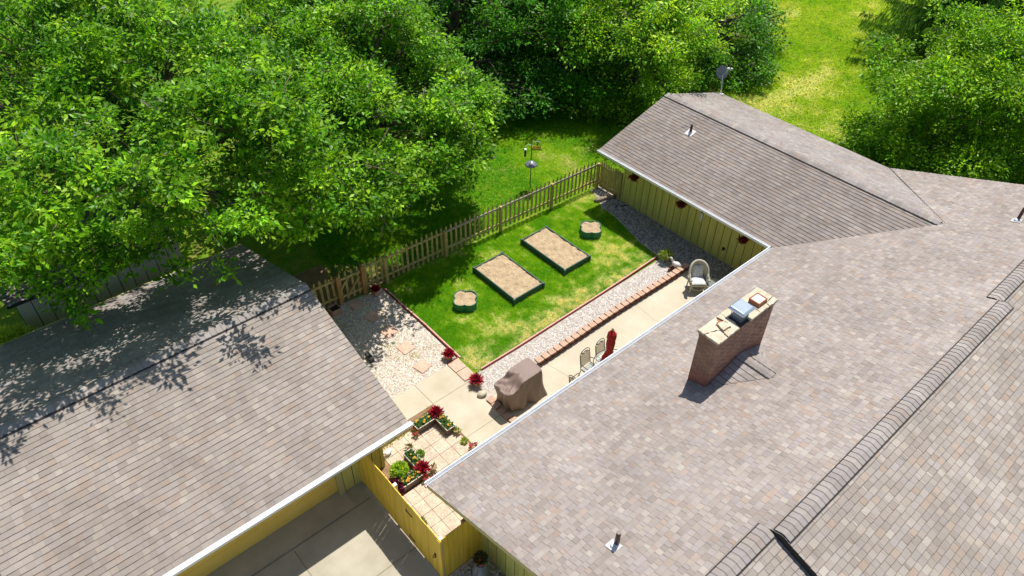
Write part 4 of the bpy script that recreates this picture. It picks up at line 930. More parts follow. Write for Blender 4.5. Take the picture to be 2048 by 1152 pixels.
flowerbox((6.78,11.115),.58,.27,0,'flower box of yellow blooms parallel to the walkway edge near the garage',7,[YL[1],YL[0]],21)
flowerbox((7.21,10.72),.58,.27,R(90),'flower box of yellow-orange blooms set along the concrete walkway',9,YL,22)
flowerbox((5.85,10.28),.60,.25,R(90),'flower box of mostly green leaves between hosta pot and terrace slabs',5,[YL[0]],23)
flowerbox((5.45,9.84),.60,.26,0,'flower box crowded with orange-yellow pansies near the yellow fence',16,[YL[0],(.8,.36,.01)],24)
flowerbox((7.27,9.28),.42,.25,0,'flower box with orange blooms half hidden under the house gutter',5,[YL[2]],25)
t=thing('hosta_pot','bright lime leafy plant in a round green pot on the terrace dirt','potted plant',(5.34,10.18,0))
b=MB(); b.lathe([(.14,.01),(.17,.12),(.20,.28),(.215,.30),(.215,.33),(.19,.33),(.185,.26)],(5.34,10.18,0),28); b.build('pot','greenpot',t,smooth=True)
foliage('lime_leaves',t,(5.34,10.18,.30),(.23,.23,.15),520,.075,[(.42,.58,.05),(.34,.50,.05),(.52,.66,.09),(.22,.38,.04)],wid=.62,seed=31,shell=.5)
foliage('trailing_leaves',t,(5.24,10.02,.12),(.1,.1,.16),90,.06,[(.3,.45,.06),(.2,.33,.05)],wid=.6,seed=32)
def smallpot(c,lb,cols_,seed,r=.07,grp='small pots of pink caladium leaves'):
    t=thing('small_potted_plant',lb,'potted plant',c,grp); b=MB(); b.lathe([(r*.7,0),(r,.09),(r*1.05,.1),(r*.9,.1)],c,16); b.build('pot','pinkpot',t)
    foliage('leaves',t,(c[0],c[1],c[2]+.1),(r*1.3,r*1.3,.09),34,.085,cols_,wid=.7,seed=seed); return t
PK=[(.62,.10,.20),(.5,.06,.14),(.7,.3,.36),(.16,.26,.06)]
smallpot((6.46,11.02,.02),'small pink-leaved plant in front of the flower box nearest the garage',PK,41)
smallpot((5.80,9.58,.02),'small pot with large pink leaves at the end of the pansy box',PK,42,r=.08)
smallpot((6.10,9.77,.02),'small olive-pink leafy plant beside the terrace crimson plant',[(.25,.2,.1),(.18,.22,.06),(.4,.2,.2)],43)
smallpot((7.36,9.62,.02),'small pink-leaved plant against the walkway beside the half hidden flower box',PK,44)
smallpot((6.0,10.72,.02),'small brownish seedling pot behind the mostly green flower box',[(.25,.2,.12),(.2,.25,.1)],45,r=.05)
smallpot((7.5-.15,10.33,.02),'small yellow-green leafy plant at the corner of the walkway flower box',[(.3,.4,.1),(.4,.42,.15)],46,r=.05)
for (x,y,lb,r,c_) in ((6.14,10.42,'thin green seedling tuft growing between the terrace slabs',.10,[(.2,.33,.07)]),(6.98,9.28,'bright green leafy clump peeking out from under the house gutter',.22,[(.33,.5,.07),(.24,.42,.06)]),(7.3,9.98,'low yellow-green weed beside the walkway edge',.09,[(.35,.42,.1)]),(4.98,8.72,'wispy grey-green sprig beside the tall yellow fence',.10,[(.25,.3,.15)])):
    o=foliage('leafy_clump',None,(x,y,.03),(r,r,r*.9),int(1500*r),.07,c_,seed=int(x*100)); tag(o,lb,'plant')
b=MB(); b.lathe([(.08,.02),(.13,.1),(.15,.2),(.155,.21),(.13,.21),(.12,.12)],(4.82,8.5,0),24); tag(b.build('round_pot','pinkpot',smooth=True),'empty round brown pot behind the tall yellow fence','pot')
b=MB(); b.box((4.82,9.03,.3),(.15,.15,.6)); tag(b.build('white_plinth','statue',bevel=.01),'white square plinth against the inside of the yellow fence','plinth')
# weeds along the terrace edge by garage
n=1500; P=np.column_stack([rng.uniform(5.25,7.3,n),11.38+rng.normal(0,.10,n),np.full(n,.02)]); k=vnoise(P[:,:2],4,9)>.42; P=P[k]; n=len(P)
V,Q,Cv=leaves(P,np.column_stack([rng.normal(0,.6,(n,2)),np.ones(n)]),.07,np.array([(.42,.42,.10)])*rng.uniform(.5,1.15,(n,1))*np.array([[1,1,1]]),.35); struct(npmesh('weeds',V,Q,Cv,'blade'),'stuff')
# bush and baskets
t=thing('potted_bush','yellow-green leafy bush at the end of the gravel path beside the goose statue','bush',(17.62,11.55,0))
foliage('leaves',t,(17.6,11.55,.22),(.25,.25,.27),520,.075,[(.40,.46,.09),(.28,.38,.06),(.55,.58,.2),(.18,.28,.05)],seed=51,shell=.45)
b=MB()
for k in range(9):
    a=k*.7; b.tube([(17.58,11.53,0),(17.58+.1*math.cos(a),11.53+.1*math.sin(a),.18),(17.58+.16*math.cos(a),11.53+.16*math.sin(a),.34)],.006,5)
b.build('stems','twig',t)
for (y,lb) in ((14.43,'hanging basket of dark red flowers nearest the picket fence corner'),(12.19,'hanging basket of dark red flowers in the middle of the wing wall'),(9.53,'hanging basket of dark red flowers nearest the inner roof corner')):
    t=thing('hanging_basket',lb,'hanging basket',(18.88,y,1.55),'hanging baskets along the wing wall')
    b=MB(); b.lathe([(.04,1.40),(.10,1.43),(.13,1.5),(.135,1.52),(.12,1.52)],(18.88,y,0),18); b.build('basket','darkbox',t)
    foliage('red_flowers',t,(18.88,y,1.52),(.19,.19,.11),240,.06,[(.34,.01,.02),(.22,.006,.015),(.48,.05,.06),(.06,.10,.02)],wid=.8,seed=int(y*10),m='petal',shell=.3)
    b=MB()
    for a in (0,2.1,4.2): b.tube([(18.88+.13*math.cos(a),y+.13*math.sin(a),1.52),(18.88,y,1.95),(18.88,y,2.1)],.004,4)
    b.build('hanger','iron',t)
t=thing('wind_chime','wind chime of pale tubes hanging from the wing eave','wind chime',(18.85,11.27,1.7))
b=MB(); b.lathe([(.02,1.78),(.05,1.75),(.05,1.72)],(18.85,11.27,0),12); b.build('top','black',t)
for k in range(5):
    a=k*1.257; b=MB(); b.tube([(18.85+.035*math.cos(a),11.27+.035*math.sin(a),1.72),(18.85+.035*math.cos(a),11.27+.035*math.sin(a),1.42-.02*k)],.008,6); b.build('tube','white',t)
b=MB(); b.tube([(18.85,11.27,1.78),(18.85,11.27,2.1)],.003,4); b.build('cord','iron',t)
for (y,z,lb) in ((10.3,.55,'small dark wall tap low on the wing wall'),(8.85,.55,'dark outlet box low on the wing wall near the inner corner'),(13.3,2.0,'small round sensor under the wing eave')):
    b=MB(); b.box((19.16,y,z),(.06,.08,.1)); b.tube([(19.16,y,z),(19.08,y,z-.01),(19.07,y,z-.05)],.012,6); tag(b.build('wall_fitting','iron',bevel=.006),lb,'wall fitting')
# milk can with red pot
t=thing('milk_can','large grey galvanised milk can standing on gravel under the house rake','milk can',(5.2,6.66,0))
b=MB(); b.lathe([(.20,.0),(.21,.04),(.205,.42),(.195,.46),(.13,.58),(.12,.66),(.145,.68),(.15,.70),(.12,.71)],(5.2,6.66,0),32); b.build('body','galv',t,smooth=True)
for a in (R(20),R(200)):
    b=MB(); c_=Vector((5.2+.17*math.cos(a),6.66+.17*math.sin(a),.52)); b.tube([c_+Vector((-.03*math.cos(a),-.03*math.sin(a),.08)),c_+Vector((.05*math.cos(a),.05*math.sin(a),.06)),c_+Vector((.04*math.cos(a),.04*math.sin(a),-.08))],.012,6); b.build('handle','galv',t)
t=thing('red_flower_pot','red clay pot of dark foliage on top of the milk can','potted plant',(5.2,6.66,.71))
b=MB(); b.lathe([(.085,.71),(.12,.84),(.125,.86),(.10,.86)],(5.2,6.66,0),24); b.build('pot','redpot',t,smooth=True)
foliage('dark_leaves',t,(5.2,6.68,.86),(.14,.14,.13),260,.08,[(.05,.07,.02),(.08,.10,.03),(.12,.12,.07)],seed=61)
b=MB(); b.tube([(5.5,6.35,0),(5.45,6.3,.5),(5.42,6.15,.55)],.01,5); tag(b.build('shepherd_hook','iron'),'thin bent dark rod standing in the gravel beside the milk can','hook')
# bird feeder pole
t=thing('bird_feeder_pole','tall thin black pole carrying bird feeders on the lawn behind the picket fence','bird feeder',(17.05,18.02,0))
px_,py_=17.0,18.05
b=MB(); b.tube([(px_,py_,0),(px_,py_,2.0)],.016,8); b.build('pole','black',t)
RT=Vector((.745,-.667,0))
pc=Vector((px_,py_,0))
b=MB(); b.tube([pc+Vector((0,0,1.9)),pc+RT*.05+Vector((0,0,2.1)),pc+RT*.2+Vector((0,0,2.16)),pc+RT*.34+Vector((0,0,2.08))],.009,6); b.tube([pc+Vector((0,0,1.95)),pc-RT*.12+Vector((0,0,2.02)),pc-RT*.24+Vector((0,0,1.9))],.009,6); b.build('arm','white',t)
b=MB(); b.lathe([(.02,1.28),(.13,1.22),(.235,1.13),(.25,1.10),(.24,1.10),(.12,1.19)],pc,28); b.build('squirrel_baffle','galv',t,smooth=True)
f=MB(); fc_=pc+RT*.2+Vector((0,0,1.80)); rz_=-R(42)
f.box(fc_,(.34,.16,.02),rz=rz_); ro=Matrix.Rotation(rz_,3,'Z')
for (a,e,w1,w2) in ((0,.08,.34,.012),(0,-.08,.34,.012),(.17,0,.012,.16),(-.17,0,.012,.16)): f.box(fc_+ro@Vector((a,e,.05)),(w1,w2,.09),rz=rz_)
f.build('tray_feeder','yellowplastic',t)
b=MB(); 
for sx in (-1,1): b.tube([fc_+ro@Vector((sx*.16,0,.08)),pc+RT*(.2+sx*.13)+Vector((0,0,2.12))],.004,4)
b.build('tray_hanger','iron',t)
b=MB(); q_=pc-RT*.24; b.lathe([(.05,1.80),(.055,1.79),(.05,1.74)],q_,14); b.build('tube_cap','white',t); b=MB(); b.lathe([(.03,1.46),(.042,1.48),(.042,1.74),(.03,1.75)],q_,14); b.build('tube_feeder','black',t)
# ============================================================ GRAVEL STONES AND GRASS
def stones(name,P,size,cols_,seed):
    r_=np.random.default_rng(seed); n=len(P); T=np.array([[-1,-1,0],[1,-1,0],[1,1,0],[-1,1,0],[-.6,-.6,1],[.6,-.6,1],[.6,.6,1],[-.6,.6,1]],float)
    T=T[None]+r_.normal(0,.22,(n,8,3)); sc=(size*r_.uniform(.6,1.35,(n,1,1)))*np.array([.5,.36,.42])[None,None]*r_.uniform(.8,1.2,(n,1,3)); T=T*sc
    a=r_.uniform(0,6.28,n); c,s_=np.cos(a)[:,None],np.sin(a)[:,None]; x=T[...,0]*c-T[...,1]*s_; y=T[...,0]*s_+T[...,1]*c
    V=np.stack([x,y,T[...,2]],-1)+P[:,None]; F0=np.array([[4,5,6,7],[0,1,5,4],[1,2,6,5],[2,3,7,6],[3,0,4,7]]); Q=(np.arange(n)*8)[:,None,None]+F0[None]
    cc=np.array(cols_); C=cc[r_.integers(0,len(cc),n)]*r_.uniform(.7,1.15,(n,1))
    return struct(npmesh(name,V.reshape(-1,3),Q.reshape(-1,4),np.repeat(C,8,axis=0),'stone'),'stuff')
def inpoly(P,poly):
    x,y=P[:,0],P[:,1]; c=np.zeros(len(P),bool); j=len(poly)-1
    for i in range(len(poly)):
        xi,yi=poly[i]; xj,yj=poly[j]
        m=((yi>y)!=(yj>y))&(x<(xj-xi)*(y-yi)/(yj-yi+1e-12)+xi); c^=m; j=i
    return c
def scat(poly,dens):
    xs=[p[0] for p in poly]; ys=[p[1] for p in poly]; n=int((max(xs)-min(xs))*(max(ys)-min(ys))*dens)
    P=np.column_stack([rng.uniform(min(xs),max(xs),n),rng.uniform(min(ys),max(ys),n)]); return P[inpoly(P,poly)]
WH=[(.76,.70,.62),(.68,.60,.52),(.82,.77,.70),(.56,.47,.39),(.72,.59,.48),(.44,.36,.29)]
gy=[(5.6,12.53),(9.05,12.55),(9.08,14.6),(9.08,16.75),(6.8,16.95),(5.6,17.0)]
P=scat(gy,1900)
for (a,e) in ((8.0,16.62),(8.1,15.79),(8.13,14.86),(8.12,13.93),(8.06,12.98)): P=P[np.maximum(abs(P[:,0]-a),abs(P[:,1]-e))>rng.uniform(.17,.25,len(P))]
stones('gravel_stones',np.column_stack([P,np.full(len(P),.004)]),.034,WH,1)
P=scat([(8.98,10.92),(17.5,10.92),(17.55,11.68),(9.3,11.66),(8.98,11.2)],1800); P=P[~((np.hypot(P[:,0]-8.86,P[:,1]-11.38)<.12))]
stones('gravel_stones',np.column_stack([P,np.full(len(P),.005)]),.031,[(.66,.62,.58),(.52,.48,.45),(.76,.73,.70),(.40,.36,.33),(.60,.52,.45)],2)
gb=[(17.75,10.8),(18.2,10.7),(18.2,8.0),(19.15,8.0),(19.15,16.3),(18.75,16.35),(18.65,15.9),(18.3,15.3),(18.27,14.6),(18.12,14.1),(17.8,12.9),(17.68,11.8)]
P=scat(gb,620); stones('gravel_stones',np.column_stack([P,np.full(len(P),.01)]),.045,[(.36,.34,.31),(.27,.25,.22),(.55,.52,.48),(.2,.18,.16)],3)
P=scat([(4.7,4.5),(5.65,4.5),(5.65,7.15),(4.7,7.15)],350); P=P[np.hypot(P[:,0]-5.2,P[:,1]-6.66)>.25]; stones('gravel_stones',np.column_stack([P,np.full(len(P),.004)]),.07,[(.45,.42,.36),(.25,.24,.2),(.6,.57,.5)],4)
def blades(name,P,h,wd,colf,seed):
    r_=np.random.default_rng(seed); n=len(P); a=r_.uniform(0,6.28,n); hh=h*r_.uniform(.5,1.3,n); le=r_.normal(0,1.2,(n,2))*hh[:,None]
    dx,dy=np.cos(a)*wd/2,np.sin(a)*wd/2; z0=np.full(n,-.012)
    V=np.stack([np.column_stack([P[:,0]-dx,P[:,1]-dy,z0]),np.column_stack([P[:,0]+dx,P[:,1]+dy,z0]),np.column_stack([P[:,0]+le[:,0],P[:,1]+le[:,1],hh])],1)
    C=colf(P,r_); b=np.arange(n)[:,None]*3+np.array([[0,1,2]])
    return struct(npmesh(name,V.reshape(-1,3),b,np.repeat(C,3,axis=0),'blade'),'stuff')
def colyard(P,r_):
    n=len(P); k=vnoise(P,1.1,2)*.38+vnoise(P,4.2,4)*.32+vnoise(P,11,6)*.30
    dry=np.clip((13.1-P[:,1])/1.3,0,1)*.25+np.clip((10.4-P[:,0])/1.6,0,1)*.07-np.clip((17-P[:,0])/20,0,1)*.0
    t=np.clip((k+dry-.60)/.22,0,1)[:,None]; t=t*(r_.random((n,1))<.8)
    g=np.clip((k-.35)/.35,0,1)[:,None]
    base=np.array([.17,.44,.010])*(1-g)+np.array([.46,.64,.03])*g
    return (base*(1-t)+np.array([.86,.78,.55])*t)*r_.uniform(.65,1.3,(n,1))
ly=[(9.2,11.8),(17.5,11.9),(17.7,12.9),(18.08,14.1),(18.2,14.7),(18.25,15.3),(18.6,15.9),(18.9,16.38),(9.2,16.85)]
P=scat(ly,3800)
keep=~(((P[:,0]>11.97)&(P[:,0]<13.34)&(P[:,1]>13.25)&(P[:,1]<15.45))|((P[:,0]>14.3)&(P[:,0]<15.59)&(P[:,1]>13.27)&(P[:,1]<15.58))|(np.hypot(P[:,0]-10.77,P[:,1]-14.33)<.42)|(np.hypot(P[:,0]-16.75,P[:,1]-14.42)<.42))
blades('yard_grass',P[keep],.055,.014,colyard,5)
def colback(P,r_):
    n=len(P); k=vnoise(P,.5,8)*.5+vnoise(P,1.7,9)*.3+vnoise(P,6,10)*.2; g=np.clip((k-.35)/.35,0,1)[:,None]
    base=np.array([.12,.40,.008])*(1-g)+np.array([.40,.60,.018])*g; t=np.clip((k-.66)/.15,0,1)[:,None]*.6
    return (base*(1-t)+np.array([.75,.68,.42])*t)*r_.uniform(.7,1.25,(n,1))
P=scat([(8,18.2),(9.5,17.0),(12.5,17.3),(14,16.85),(19.2,16.5),(25,16.6),(27,19),(24,26),(10,27)],900)
blades('back_grass',P,.075,.022,colback,6)
def colright(P,r_):
    n=len(P); k=vnoise(P,.35,11)*.5+vnoise(P,1.2,12)*.3+vnoise(P,4,13)*.2; g=np.clip((k-.3)/.35,0,1)[:,None]
    base=np.array([.26,.48,.012])*(1-g)+np.array([.50,.60,.06])*g; near=np.clip((34-P[:,0])/8,0,1)
    t=np.clip((k+near*.22-.60)/.18,0,1)[:,None]*.75
    return (base*(1-t)+np.array([.80,.76,.42])*t)*r_.uniform(.75,1.25,(n,1))
P=scat([(26,8),(30,7),(50,10),(62,20),(46,28),(27,18)],260)
blades('side_grass',P,.13,.05,colright,7)
# weeds sprouting in the gravel yard
P=scat(gy,42); P=P[vnoise(P,1.4,20)>.56]; P=np.repeat(P,9,axis=0)+rng.normal(0,.035,(len(P)*9,2))
blades('gravel_weeds',P,.06,.02,lambda P,r_:np.array([.50,.46,.18])*r_.uniform(.6,1.3,(len(P),1)),8)
# ============================================================ TREES
def limb(b,a,e,r0,r1,wob=.25,n=6,rs=random,sides=7):
    a=Vector(a); e=Vector(e); L=(e-a).length; pts=[];rr=[]
    for i in range(n+1):
        t=i/n; p=a.lerp(e,t)+Vector((rs.uniform(-1,1),rs.uniform(-1,1),rs.uniform(-.5,.8)))*wob*L*.12*math.sin(math.pi*t); pts.append(p); rr.append(r0+(r1-r0)*t)
    b.tube(pts,rr,sides); return pts
def tree(name,lb,base,clumps,nleaf,lsize,cols_,seed,trunk_r=.22,fork=2.2,droop=.0,lw=.52,flat=.95,grp=None,cat='tree',per=16,tw=.28,twigs=110,bare=0,m='leaf',shell=.35):
    """clumps: (x,y,z,rx,ry,rz) in world metres"""
    rs=random.Random(seed); r_=np.random.default_rng(seed); t=thing(name,lb,cat,base,grp)
    b=MB(); B=Vector(base); top=Vector((base[0]+rs.uniform(-.3,.3),base[1]+rs.uniform(-.3,.3),base[2]+fork)); limb(b,B,top,trunk_r*1.25,trunk_r,.2,5,rs,10); b.build('trunk','bark',t)
    b=MB(); ends=[]
    for c in sorted(clumps,key=lambda c:-c[3]*c[4])[:26]:
        mid=Vector(c[:3])-Vector((0,0,c[5]*.35)); p=limb(b,top,mid,trunk_r*.55,.045,.5,7,rs)
        for k in range(4):
            st=p[rs.randint(3,6)]; a=rs.uniform(0,6.28); e=Vector(c[:3])+Vector((c[3]*.7*math.cos(a),c[4]*.7*math.sin(a),c[5]*rs.uniform(-.2,.6))); q=limb(b,st,e,.045,.012,.6,5,rs,5); ends+=q[2:]
    LB=b
    cl=np.array(clumps); wgt=(cl[:,3]*cl[:,4]*cl[:,5])**.75; wgt/=wgt.sum(); nt_=nleaf//per
    k=r_.choice(len(cl),nt_,p=wgt); d=r_.normal(size=(nt_,3)); d[:,2]+=.35; d/=np.linalg.norm(d,axis=1)[:,None]
    rad=(shell+(1-shell)*r_.random((nt_,1))**.5)*(1+.10*r_.normal(size=(nt_,1)))
    T=cl[k,:3]+d*rad*cl[k,3:6]
    # thin the crown with noise so that gaps and clusters appear
    keep=(vnoise(T,.75,seed)*.75+vnoise(T,2.0,seed+1)*.9)>.72; T=T[keep]; d=d[keep]; nt_=len(T)
    LP=np.repeat(T,per,axis=0); LD=np.repeat(d,per,axis=0)
    off=r_.normal(size=LP.shape)*tw; off[:,2]*=.55; off-=LD*np.abs(r_.normal(size=(len(LP),1)))*tw*.4; LP=LP+off; LD=LD*.6+off/tw*.6; LD[:,2]-=.25+droop
    cc=np.array(cols_); tc=cc[r_.integers(0,len(cc),nt_)]*r_.uniform(.8,1.2,(nt_,1)); C=np.repeat(tc*r_.choice([.6,1.,1.,1.3],(nt_,1)),per,axis=0)*r_.uniform(.65,1.35,(len(LP),1))
    V,Q,Cv=leaves(LP,LD,lsize*np.repeat(r_.uniform(.7,1.35,nt_),per),C,lw,flat=flat); npmesh('crown',V,Q,Cv,m,t)
    if twigs:
        b=LB; idx=r_.choice(nt_,min(twigs,nt_),replace=False)
        for i in idx:
            e=T[i]+d[i]*.12; p=T[i]-d[i]*r_.uniform(.5,1.1)+r_.normal(size=3)*.15; mth=(e+p)/2+r_.normal(size=3)*.10
            b.tube([p,mth,e,e+r_.normal(size=3)*.12],[.016,.011,.007,.004],4,mi=1)
    LB.build('limbs',['bark','twig'],t)
    return t
def cloud(c,rad,n,cr,seed,zmin=None,flatb=.5):
    r_=np.random.default_rng(seed); out=[]
    for i in range(n):
        d=r_.normal(size=3); d/=np.linalg.norm(d); d[2]=d[2] if d[2]>-.5 else d[2]*flatb; q=.35+.6*r_.random()**.6; p=np.array(c)+d*q*np.array(rad); s_=cr*r_.uniform(.7,1.3)
        if zmin and p[2]<zmin: p[2]=zmin+r_.random()*.5
        out.append((p[0],p[1],p[2],s_,s_*r_.uniform(.8,1.2),s_*.62))
    return out
GA=[(.15,.34,.013),(.10,.27,.011),(.21,.42,.017),(.06,.18,.009),(.30,.50,.025)]
def pdist(P,poly):
    d=np.full(len(P),1e9); poly=np.array(poly,float)
    for i in range(len(poly)):
        a=poly[i]; e=poly[(i+1)%len(poly)]-a; t=np.clip(((P-a)@e)/(e@e),0,1); d=np.minimum(d,np.hypot(*(P-(a+t[:,None]*e)).T))
    return d
def crown(poly,n,ze,zt,cr,seed,k=2.2,wall=1.4,lower=.45):
    """clumps filling a dome over a plan outline"""
    r_=np.random.default_rng(seed); xs=[p[0] for p in poly]; ys=[p[1] for p in poly]; pts=[]
    while len(pts)<n:
        P=np.column_stack([r_.uniform(min(xs),max(xs),200),r_.uniform(min(ys),max(ys),200)]); P=P[inpoly(P,poly)]
        for p in P:
            if len(pts)>=n: break
            if all(math.hypot(p[0]-q[0],p[1]-q[1])>cr*.45*(1-len(pts)/n*.5) for q in pts): pts.append(tuple(p))
            elif r_.random()<.15: pts.append(tuple(p))
    P=np.array(pts); d=pdist(P,poly); out=[]
    for (x,y),dd in zip(P,d):
        dome=ze+(zt-ze)*(1-math.exp(-dd/k))+r_.normal()*.35; z=dome
        if dd<wall or r_.random()<lower: z=ze+(dome-ze)*r_.random()
        s_=cr*r_.uniform(.65,1.25); out.append((x,y,z,s_,s_*r_.uniform(.8,1.2),s_*.6))
    return out
T1=[(-3,20.5),(-.6,19.6),(.6,19.4),(1.1,17.6),(1.9,17.9),(2.5,16.9),(3.2,16.7),(3.9,16.8),(4.6,16.3),(5.5,16.3),(6.2,15.6),(7.4,15.5),(9,16),(9.2,22),(8,30),(0,31),(-5,28)]
T1u=[(.3,16.6),(1.6,15.3),(3.2,14.7),(4.4,14.2),(5.4,13.9),(6.6,13.9),(7.6,14.6),(7,17),(3,18),(.6,18)]
T1v=[(-3.5,15.6),(0,15.0),(4,14.9),(7.3,15.2),(8.5,19),(-3.5,19.5)]
c1_=crown(T1v,60,7.0,8.2,.85,131,wall=0,lower=0)+crown(T1,140,4.5,9.0,1.15,101)+crown(T1u,17,6.1,6.6,.62,111,wall=0,lower=0)+[(x_,y_,z_,.9,.8,.55) for x_,y_,z_ in ((-.9,19.3,4.55),(-.1,18.7,4.55),(.6,19.2,4.65),(1.3,18.7,4.55),(1.9,18.2,4.55),(2.6,17.9,4.55),(3.2,17.3,4.55),(-1.2,18.6,5.35),(-.2,17.9,5.35),(.8,18.0,5.35),(1.7,17.5,5.15),(2.6,17.1,5.15),(3.6,16.9,5.25),(-.6,20.1,4.55),(.9,20.3,4.9))]+[(.95,17.25,3.9,.45,.4,.6),(1.0,16.9,3.3,.32,.3,.35),(4.1,16.1,4.3,.5,.45,.4),(3.0,16.3,4.2,.5,.45,.4)]
tree('shade_tree','large bright green shade tree spreading over the garage roof',(4.0,23.0,0),c1_,205000,.142,GA,11,.3,3.0,twigs=340,tw=.14,per=24,shell=.2)
T2=[(7.6,15.6),(8.9,15.4),(9.6,15.9),(10.3,16.4),(11.5,16.8),(12.7,17.0),(14.2,17.8),(15.1,18.8),(16.0,21),(16.4,23),(16.6,25.3),(15,28.5),(10,29),(7.5,24)]
T2u=[(7.8,14.9),(9.0,15.2),(9.8,15.8),(11.5,16.6),(12.8,17.0),(12,18),(9,17.5)]
c2_=crown(T2,112,3.7,8.2,1.1,102)+crown(T2u,9,4.9,5.4,.6,112,wall=0,lower=0)+[(13.4,17.0,3.2,.5,.5,.5),(12.6,16.6,3.0,.4,.4,.4),(8.9,15.7,3.3,.5,.4,.35)]
tree('shade_tree','large bright green shade tree overhanging the picket fence and lawn',(11.2,22.0,0),c2_,165000,.138,GA,12,.26,2.6,twigs=340,tw=.14,per=24,shell=.2)
GB=[(.07,.24,.014),(.05,.19,.014),(.12,.31,.016),(.034,.13,.01)]
bgT='dense trees forming the edge of the wood behind the lawn'
tree('woodland_tree','dark green dense tree right of the shade trees at the wood edge',(19.5,26.5,0),crown([(16.5,25.5),(18.2,23.3),(19.6,22.2),(21,21.4),(22.3,22),(22.5,28),(17,30)],52,.9,7.5,1.15,103,k=1.6),62000,.16,GB,13,.2,2.0,grp=bgT,twigs=60,tw=.2,per=22,shell=.2)
tree('woodland_tree','dark green leafy tree in the middle of the wood edge above the feeder',(23.2,24.6,0),crown([(20.9,21.6),(22.5,20.6),(24.2,20.3),(25.5,21),(25.8,28),(21.5,28)],48,.8,7.2,1.1,104,k=1.5),58000,.15,[(.10,.31,.018),(.07,.24,.016),(.16,.39,.022)],14,.2,2.0,grp=bgT,twigs=60,tw=.2,per=22,shell=.2)
tree('woodland_tree','shadowed tree behind the crowns at the top centre of the wood',(17,33,0),crown([(12,30),(17,29),(22,28.5),(22,38),(12,38)],42,1,8,1.7,105),34000,.22,GB,15,.25,2.5,grp=bgT,twigs=20,tw=.4,shell=.2)
tree('woodland_tree','shadowed tree behind the yellow-green maple at the top of the wood',(27,31,0),crown([(22,28.5),(27,26.5),(32,26),(33,36),(22,37)],42,1,8.5,1.7,106),34000,.22,GB,16,.25,2.5,grp=bgT,twigs=20,tw=.4,shell=.2)
GM=[(.23,.44,.014),(.31,.52,.02),(.15,.35,.014),(.46,.62,.04),(.09,.25,.01)]
tree('maple_tree','yellow-green maple rising behind the wing roof gable',(26.6,20.9,0),crown([(22.2,19.4),(22.6,18.0),(23.8,17.1),(25.4,17.2),(27,17.4),(28.6,17.8),(30.2,19),(30.4,24),(27,26.5),(23.5,25)],62,2.6,7.6,1.1,107,k=1.9)+crown([(22.8,19.2),(24.5,18.6),(28.5,18.4),(29,20),(23,21)],14,.7,2.6,1.0,127,wall=2)+[(22.6,16.9,6.2,.8,.6,.5),(23.8,16.5,6.0,.7,.6,.5),(25.2,16.6,5.8,.8,.6,.5),(26.6,16.9,5.6,.8,.6,.5),(22.0,17.6,5.6,.8,.7,.5)],115000,.13,GM,17,.25,2.2,twigs=110,tw=.18,per=22,shell=.2)
tree('glossy_tree','deep green glossy tree at the right end of the wood by the sunny lawn',(32.6,21.2,0),crown([(28.9,18.6),(30.2,17.8),(32.5,18.2),(35.0,19.2),(36.8,20.5),(36.4,25),(30,25)],50,.7,6.5,1.1,108,k=1.3),66000,.15,[(.06,.19,.014),(.09,.24,.018),(.13,.31,.025)],18,.2,1.8,twigs=60,tw=.19,per=22,shell=.2)
tree('woodland_tree','dark tree filling the wood edge behind the glossy tree',(39,28,0),crown([(33,26),(36.5,24.5),(42,26),(45,33),(33,35)],40,1,7.5,1.7,109),26000,.24,GB,19,.25,2.5,grp=bgT,twigs=10,tw=.4,shell=.2)
tree('woodland_tree','dark tree far behind the left shade trees',(6,37,0),crown([(-4,33),(10,31.5),(13,38),(0,44)],40,1,8,2.0,110),26000,.26,GB,20,.25,2.5,grp=bgT,twigs=10,tw=.45,shell=.2)
GR=[(.17,.36,.010),(.22,.42,.014),(.10,.26,.009),(.32,.50,.02)]
tree('broadleaf_tree','bright green broadleaf tree to the right of the house gable',(34.6,7.6,0),crown([(27.5,8.6),(28.1,10.1),(30.2,11.6),(33.2,12.6),(36,11),(36.5,5),(33.5,2.2),(30,3.4),(28.2,6)],86,.7,5.9,1.1,111,k=1.8)+crown([(27.5,8.6),(28.1,10.1),(30.2,11.4),(31.5,8),(31,4),(30,3.4),(28.2,6)],40,.6,4.6,1.0,141,wall=1,lower=.45)+[(x_,y_,z_,1.05,1.05,.7) for x_,y_,z_ in ((29.6,6.6,4.6),(30.6,5.4,4.7),(30.4,7.6,4.8),(31.6,6.4,4.8),(29.2,8.2,4.4),(31.5,4.6,4.6),(30.2,9.2,4.4),(32.6,5.0,4.8),(32.5,7.2,4.9),(29.4,10.7,3.6),(30.9,11.8,4.0),(28.4,9.6,3.8),(32.3,10.2,5.6),(33.2,8.2,6.4))],190000,.13,GR,21,.22,1.8,twigs=110,tw=.18,per=22,shell=.2)
tree('broadleaf_shrub_tree','bright green broadleaf tree at the right picture edge past the roof',(37.5,2.5,0),crown([(33.5,2.2),(36.5,5),(37,9),(42,8),(43,-1),(36,-2)],42,.7,4.6,1.3,112),42000,.16,GR,22,.22,1.8,twigs=30,tw=.2,per=22,shell=.2)
